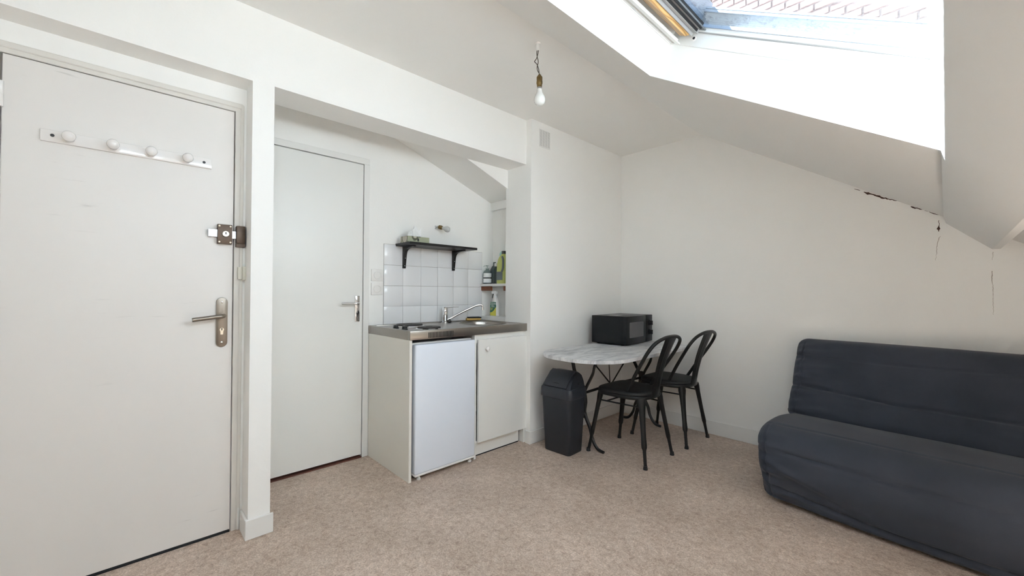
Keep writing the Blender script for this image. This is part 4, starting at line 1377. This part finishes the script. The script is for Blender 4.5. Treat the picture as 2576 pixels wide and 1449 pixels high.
# ------------------------------------------------------------------ sofa bed
sofa = thing('sofa_bed', 'dark grey fabric sofa bed against the cracked wall', 'sofa', (2.207, -0.525, 0), R(-3.0))
SX0, SX1 = -0.775, 0.80     # local x
def resample(poly, n):
    P = [Vector(p) for p in poly]
    m_ = len(P)
    L = [(P[(i + 1) % m_] - P[i]).length for i in range(m_)]
    tot = sum(L)
    out = []
    for k in range(n):
        d = tot * k / n
        i = 0
        while d > L[i] and i < m_ - 1:
            d -= L[i]; i += 1
        out.append(P[i].lerp(P[(i + 1) % m_], d / L[i]))
    return out, tot
def smooth_poly(pts, n=8):
    P = [Vector(p) for p in pts]
    m_ = len(P)
    out = []
    for i in range(m_):
        p0, p1, p2, p3 = P[i - 1], P[i], P[(i + 1) % m_], P[(i + 2) % m_]
        for k in range(n):
            t = k / n
            out.append(0.5 * ((2 * p1) + (p2 - p0) * t + (2 * p0 - 5 * p1 + 4 * p2 - p3) * t * t + (3 * p1 - p0 - 3 * p2 + p3) * t ** 3))
    return out
def cushion(name, poly, disp, parent, r_end=0.05, nprof=220, nx=170, taper=None):
    prof, tot = resample(smooth_poly(poly), nprof)
    nrm = []
    for i in range(nprof):
        d = (prof[(i + 1) % nprof] - prof[i - 1]).normalized()
        nrm.append(Vector((d.y, -d.x)))
    # orientation: make outward
    area = sum(prof[i].x * prof[(i + 1) % nprof].y - prof[(i + 1) % nprof].x * prof[i].y for i in range(nprof))
    if area < 0:
        nrm = [-v for v in nrm]
    bm = BM()
    xs = []
    for i in range(nx + 1):
        f = i / nx
        # denser at the left end
        xs.append(SX0 + (SX1 - SX0) * (0.55 * f * f + 0.45 * f))
    rings = []
    for x in xs:
        d = min(x - SX0, SX1 - x)
        ins = 0.0
        if d < r_end:
            ins = r_end - math.sqrt(max(0.0, r_end ** 2 - (r_end - d) ** 2))
        ring = []
        for q, nv in zip(prof, nrm):
            dd = disp(x, q.x, q.y, nv) - ins * 0.8
            y_, z_ = q.x + nv.x * dd, q.y + nv.y * dd
            xx = x + (taper(q.x, q.y) * max(0, 1 - (x - SX0) / 0.5) if taper else 0)
            ring.append(bm.verts.new((xx, y_, z_)))
        rings.append(ring)
    for Aa, Bb in zip(rings, rings[1:]):
        for i in range(nprof):
            bm.faces.new((Aa[i], Aa[(i + 1) % nprof], Bb[(i + 1) % nprof], Bb[i]))
    bm.faces.new(rings[0]); bm.faces.new(rings[-1][::-1])
    return obj(name, bm, 'sofa_cloth', parent, local=True, ang=75)
def g(v, c, s):
    return math.exp(-((v - c) / s) ** 2)
def fold(x, z, freq, ph):
    """gathers that fan out from the left end seam"""
    dl = x - SX0
    env = math.exp(-dl / 0.13) * min(1.0, dl / 0.03)
    return env * (math.sin(z * freq + ph + dl * 9) * 0.6 + math.sin(z * freq * 1.7 + ph * 2 - dl * 14) * 0.4)
def sag(x, a):
    t = (x - SX0) / 0.5
    return -a * min(1.0, max(0.0, t)) if t < 1 else -a
def disp_back(x, y, z, nv):
    fy = max(0.0, -nv.x)              # facing the room
    d = 0.004 * noise.noise((x * 2.5, z * 4, 1.7))
    s1_ = 0.735 + 0.006 * math.sin(x * 5)
    s2_ = 0.556 + sag(x, 0.035) + 0.012 * max(0, (x - 0.1))
    d -= fy * (0.008 * g(z, s1_, 0.0055) + 0.017 * g(z, s2_, 0.008))
    d += fy * 0.012 * (g(z, s2_ + 0.09, 0.06) + g(z, s2_ - 0.075, 0.05))
    d += fy * 0.020 * fold(x, z, 75, 0.5)
    d += fy * 0.014 * noise.noise((x * 2.0 + z * 6, z * 22 + x * 3, 0.3)) * g(z, 0.46, 0.07)
    # border seam near the left end
    d -= fy * 0.010 * g(x, SX0 + 0.047, 0.005)
    return d
def disp_seat(x, y, z, nv):
    fy = max(0.0, -nv.x)
    fz = max(0.0, nv.y)
    d = 0.005 * noise.noise((x * 2.2, z * 5 + y * 3, 4.2))
    d += 0.028 * fy * math.sin(min(1, max(0, (x - SX0) / 1.575)) * math.pi)
    s3 = 0.302 + sag(x, 0.014)
    s4 = 0.105 + sag(x, 0.045) + 0.020 * max(0, x)
    d -= fy * (0.013 * g(z, s3, 0.006) + 0.017 * g(z, s4, 0.007))
    d += fy * 0.010 * (g(z, 0.20, 0.05))
    d -= fz * 0.006 * g(y, -0.315, 0.006)
    d += fy * 0.020 * fold(x, z, 60, 1.4)
    # long diagonal drape from the left top of the front panel
    dl = x - SX0
    d += fy * 0.014 * math.exp(-((z - (0.25 - 0.30 * dl)) / 0.016) ** 2) * math.exp(-dl / 0.28) * min(1, dl / 0.06)
    d -= fy * 0.012 * math.exp(-((z - (0.222 - 0.30 * dl)) / 0.014) ** 2) * math.exp(-dl / 0.28) * min(1, dl / 0.06)
    d -= fy * 0.010 * g(x, SX0 + 0.047, 0.005)
    return d
# local (y,z): world y = -0.50 + y
seat_poly = [(0.40, 0.05), (0.40, 0.33), (0.16, 0.372), (0.05, 0.392), (-0.10, 0.410), (-0.25, 0.412), (-0.345, 0.400), (-0.405, 0.362), (-0.432, 0.300), (-0.435, 0.20), (-0.418, 0.10), (-0.402, 0.035), (-0.385, 0.024), (-0.20, 0.024), (0.20, 0.024)]
back_poly = [(0.40, 0.335), (0.468, 0.60), (0.480, 0.785), (0.452, 0.825), (0.395, 0.836), (0.340, 0.822), (0.305, 0.780), (0.262, 0.690), (0.212, 0.580), (0.150, 0.470), (0.110, 0.405), (0.115, 0.365), (0.200, 0.335)]
tap_s = lambda y, z: 0.035 * max(0, (0.36 - z) / 0.36) if y < -0.2 else 0.0
cushion('seat', seat_poly, disp_seat, sofa, 0.06, taper=tap_s)
cushion('backrest', back_poly, disp_back, sofa, 0.055)
bm = BM(); box(bm, SX0 + 0.09, SX1 - 0.09, -0.34, 0.34, 0.006, 0.060, 0.004, 1)
obj('base_frame', bm, 'sofa_base', sofa, local=True)
for x in (SX0 + 0.14, SX1 - 0.14):
    for y in (-0.30, 0.30):
        bm = BM(); lathe(bm, [(0.022, 0.0), (0.024, 0.02), (0.024, 0.03)], (x, y, 0.0), seg=14)
        obj('foot', bm, 'rubber', sofa, local=True)

# ------------------------------------------------------------------ roof window
def roof_window(wname, wlabel, Y0, Y1):
    win = sempty(wname, wlabel, 'window', (A.x, Y0, A.z))
    def wpart(name, parts, m, parent=None, label=None):
        bm = BM()
        for p in parts:
            wbox(bm, *p)
        return obj(name, bm, m, parent or win, label=label)
    wpart('frame', [(-0.03, UL + 0.03, 0.0, 0.055, Y1 - 0.010, Y1 + 0.06), (-0.03, UL + 0.03, 0.0, 0.055, Y0 - 0.06, Y0 + 0.010),
                    (-0.05, 0.004, -0.004, 0.06, Y0, Y1), (UL - 0.004, UL + 0.05, 0.0, 0.06, Y0, Y1)], 'white_board')
    wpart('frame_groove', [(0.0, UL, 0.0555, 0.0585, Y1 - 0.016, Y1 + 0.05), (0.0, UL, 0.0555, 0.0585, Y0 - 0.05, Y0 + 0.016)], 'alu_grey')
    wpart('sash_profile', [(0.0, UL, 0.0585, 0.075, Y1 - 0.020, Y1 + 0.05), (0.0, UL, 0.0585, 0.075, Y0 - 0.05, Y0 + 0.030), (UL - 0.05, UL, 0.05, 0.085, Y0, Y1)], 'white_board')
    wpart('glazing_bead', [(0.10, UL, 0.075, 0.088, Y1 - 0.027, Y1 + 0.05), (0.10, UL, 0.075, 0.088, Y0 - 0.05, Y0 + 0.050)], 'roof_zinc')
    wpart('inner_rail', [(0.004, 0.016, 0.0, 0.014, Y0 + 0.012, Y1 - 0.012)], 'white_board')
    wpart('blind_rail', [(0.034, 0.040, 0.0, 0.020, Y0 + 0.012, Y1 - 0.012), (0.040, 0.058, 0.0, 0.005, Y0 + 0.012, Y1 - 0.012)], 'white_board')
    wpart('recess', [(0.0, 0.16, 0.064, 0.070, Y0, Y1)], 'alu_dark')
    bm = BM()
    # pine bar with chamfered far end
    pts = [(Y0 + 0.012, 0.060), (Y0 + 0.012, 0.022), (Y1 - 0.055, 0.022), (Y1 - 0.028, 0.038), (Y1 - 0.026, 0.060)]
    vsA = [bm.verts.new(fp(0.066, h, y)) for y, h in pts]; vsB = [bm.verts.new(fp(0.098, h, y)) for y, h in pts]
    bm.faces.new(vsA); bm.faces.new(vsB[::-1])
    for k in range(5):
        bm.faces.new((vsA[k], vsB[k], vsB[(k + 1) % 5], vsA[(k + 1) % 5]))
    obj('pine_bar', bm, 'pine', win, label='varnished pine bar')
    wpart('sash_top_profile', [(0.102, 0.108, 0.036, 0.064, Y0 + 0.01, Y1 - 0.022), (0.112, 0.130, 0.048, 0.064, Y0 + 0.01, Y1 - 0.022)], 'alu_grey')
    wpart('gasket', [(0.130, 0.134, 0.050, 0.075, Y0 + 0.01, Y1 - 0.040), (0.150, 0.156, 0.058, 0.082, Y0 + 0.01, Y1 - 0.050)], 'gap_black')
    wpart('glass_rebate', [(0.134, 0.150, 0.060, 0.078, Y0 + 0.01, Y1 - 0.045)], 'alu_grey')
    bm = BM(); wbox(bm, 0.14, UL - 0.02, 0.0785, 0.0825, Y0 + 0.03, Y1 - 0.04)
    obj('glass_pane', bm, 'window_glass', win)
    bm = BM(); lathe(bm, [(0.011, -0.001), (0.011, 0.003), (0.006, 0.0035), (0.0, 0.0015)], fp(0.116, 0.032, Y1 - 0.010), (0, -1, 0), 18)
    cap = obj('screw_cap', bm, 'white_gloss', win)
    bm = BM(); lathe(bm, [(0.0058, 0.003), (0.0058, 0.0042), (0, 0.0042)], fp(0.116, 0.032, Y1 - 0.010), (0, -1, 0), 14)
    obj('cap_hole', bm, 'gap_black', cap)
    # outer hood above the top edge and flashing around
    wpart('outer_hood', [(-0.06, 0.090, 0.086, 0.196, Y0 - 0.05, Y1 + 0.05)], 'roof_zinc')
    wpart('outer_flashing', [(-0.30, 0.0, 0.060, 0.075, Y0 - 0.07, Y1 + 0.07), (UL + 0.03, UL + 0.4, 0.060, 0.075, Y0 - 0.07, Y1 + 0.07), (0.0, UL + 0.03, 0.060, 0.074, Y1 + 0.05, Y1 + 0.07), (0.0, UL + 0.03, 0.060, 0.074, Y0 - 0.07, Y0 - 0.05)], 'roof_zinc')
roof_window('window_1', 'skylight with white frame, pine bar and glass pane above the table side', OPEN[0][0], OPEN[0][1])
roof_window('window_added', 'narrow unseen skylight added further along the slope for more light', OPEN[1][0], OPEN[1][1])  # added out of view to brighten the entrance door side

# rendered upstand outside, along the far side of the window, with zinc coping
up_ = thing('roof_upstand', 'sunlit rough white rendered upstand just outside the skylight glass', 'parapet', fp(0.5, 0.075, HY1 + 0.04))
bm = BM(); wbox(bm, -0.2, UL + 0.2, 0.0745, 0.150, HY1 + 0.020, HY1 + 0.11)
obj('render', bm, 'render_white', up_)
bm = BM(); wbox(bm, -0.2, UL + 0.2, 0.150, 0.160, HY1 + 0.010, HY1 + 0.12); wbox(bm, -0.2, UL + 0.2, 0.164, 0.172, HY1 + 0.014, HY1 + 0.118); wbox(bm, -0.2, UL + 0.2, 0.159, 0.165, HY1 + 0.030, HY1 + 0.10)
obj('coping', bm, 'roof_zinc', up_)

# neighbouring brick wall
BW = thing('brick_wall', 'sunlit pale pink brick wall outside, seen through the skylight', 'wall', (1.3, 1.0, 2.0))
bm = BM(); box(bm, -2.5, 5.0, 1.0, 1.2, 0.0, 4.62)
obj('mortar_bed', bm, 'mortar', BW)
bm = BM(); box(bm, -0.105, 0.105, -0.011, 0.004, -0.0275, 0.0275, 0.004, 1)
bmesh_me = finish(bm, 'brick', 'pink_brick')
cnt = 0
for r in range(24):
    for c in range(12):
        o = bpy.data.objects.new('brick', bmesh_me)
        COL.objects.link(o)
        o.parent = BW
        o.location = Vector((0.02 + 0.221 * c + (0.11 if r % 2 else 0), 1.0 + random.uniform(-0.002, 0.003), 2.98 + 0.066 * r)) - Vector((1.3, 1.0, 2.0))
        o.rotation_euler = (random.uniform(-0.02, 0.02), random.uniform(-0.006, 0.006), random.uniform(-0.01, 0.01))
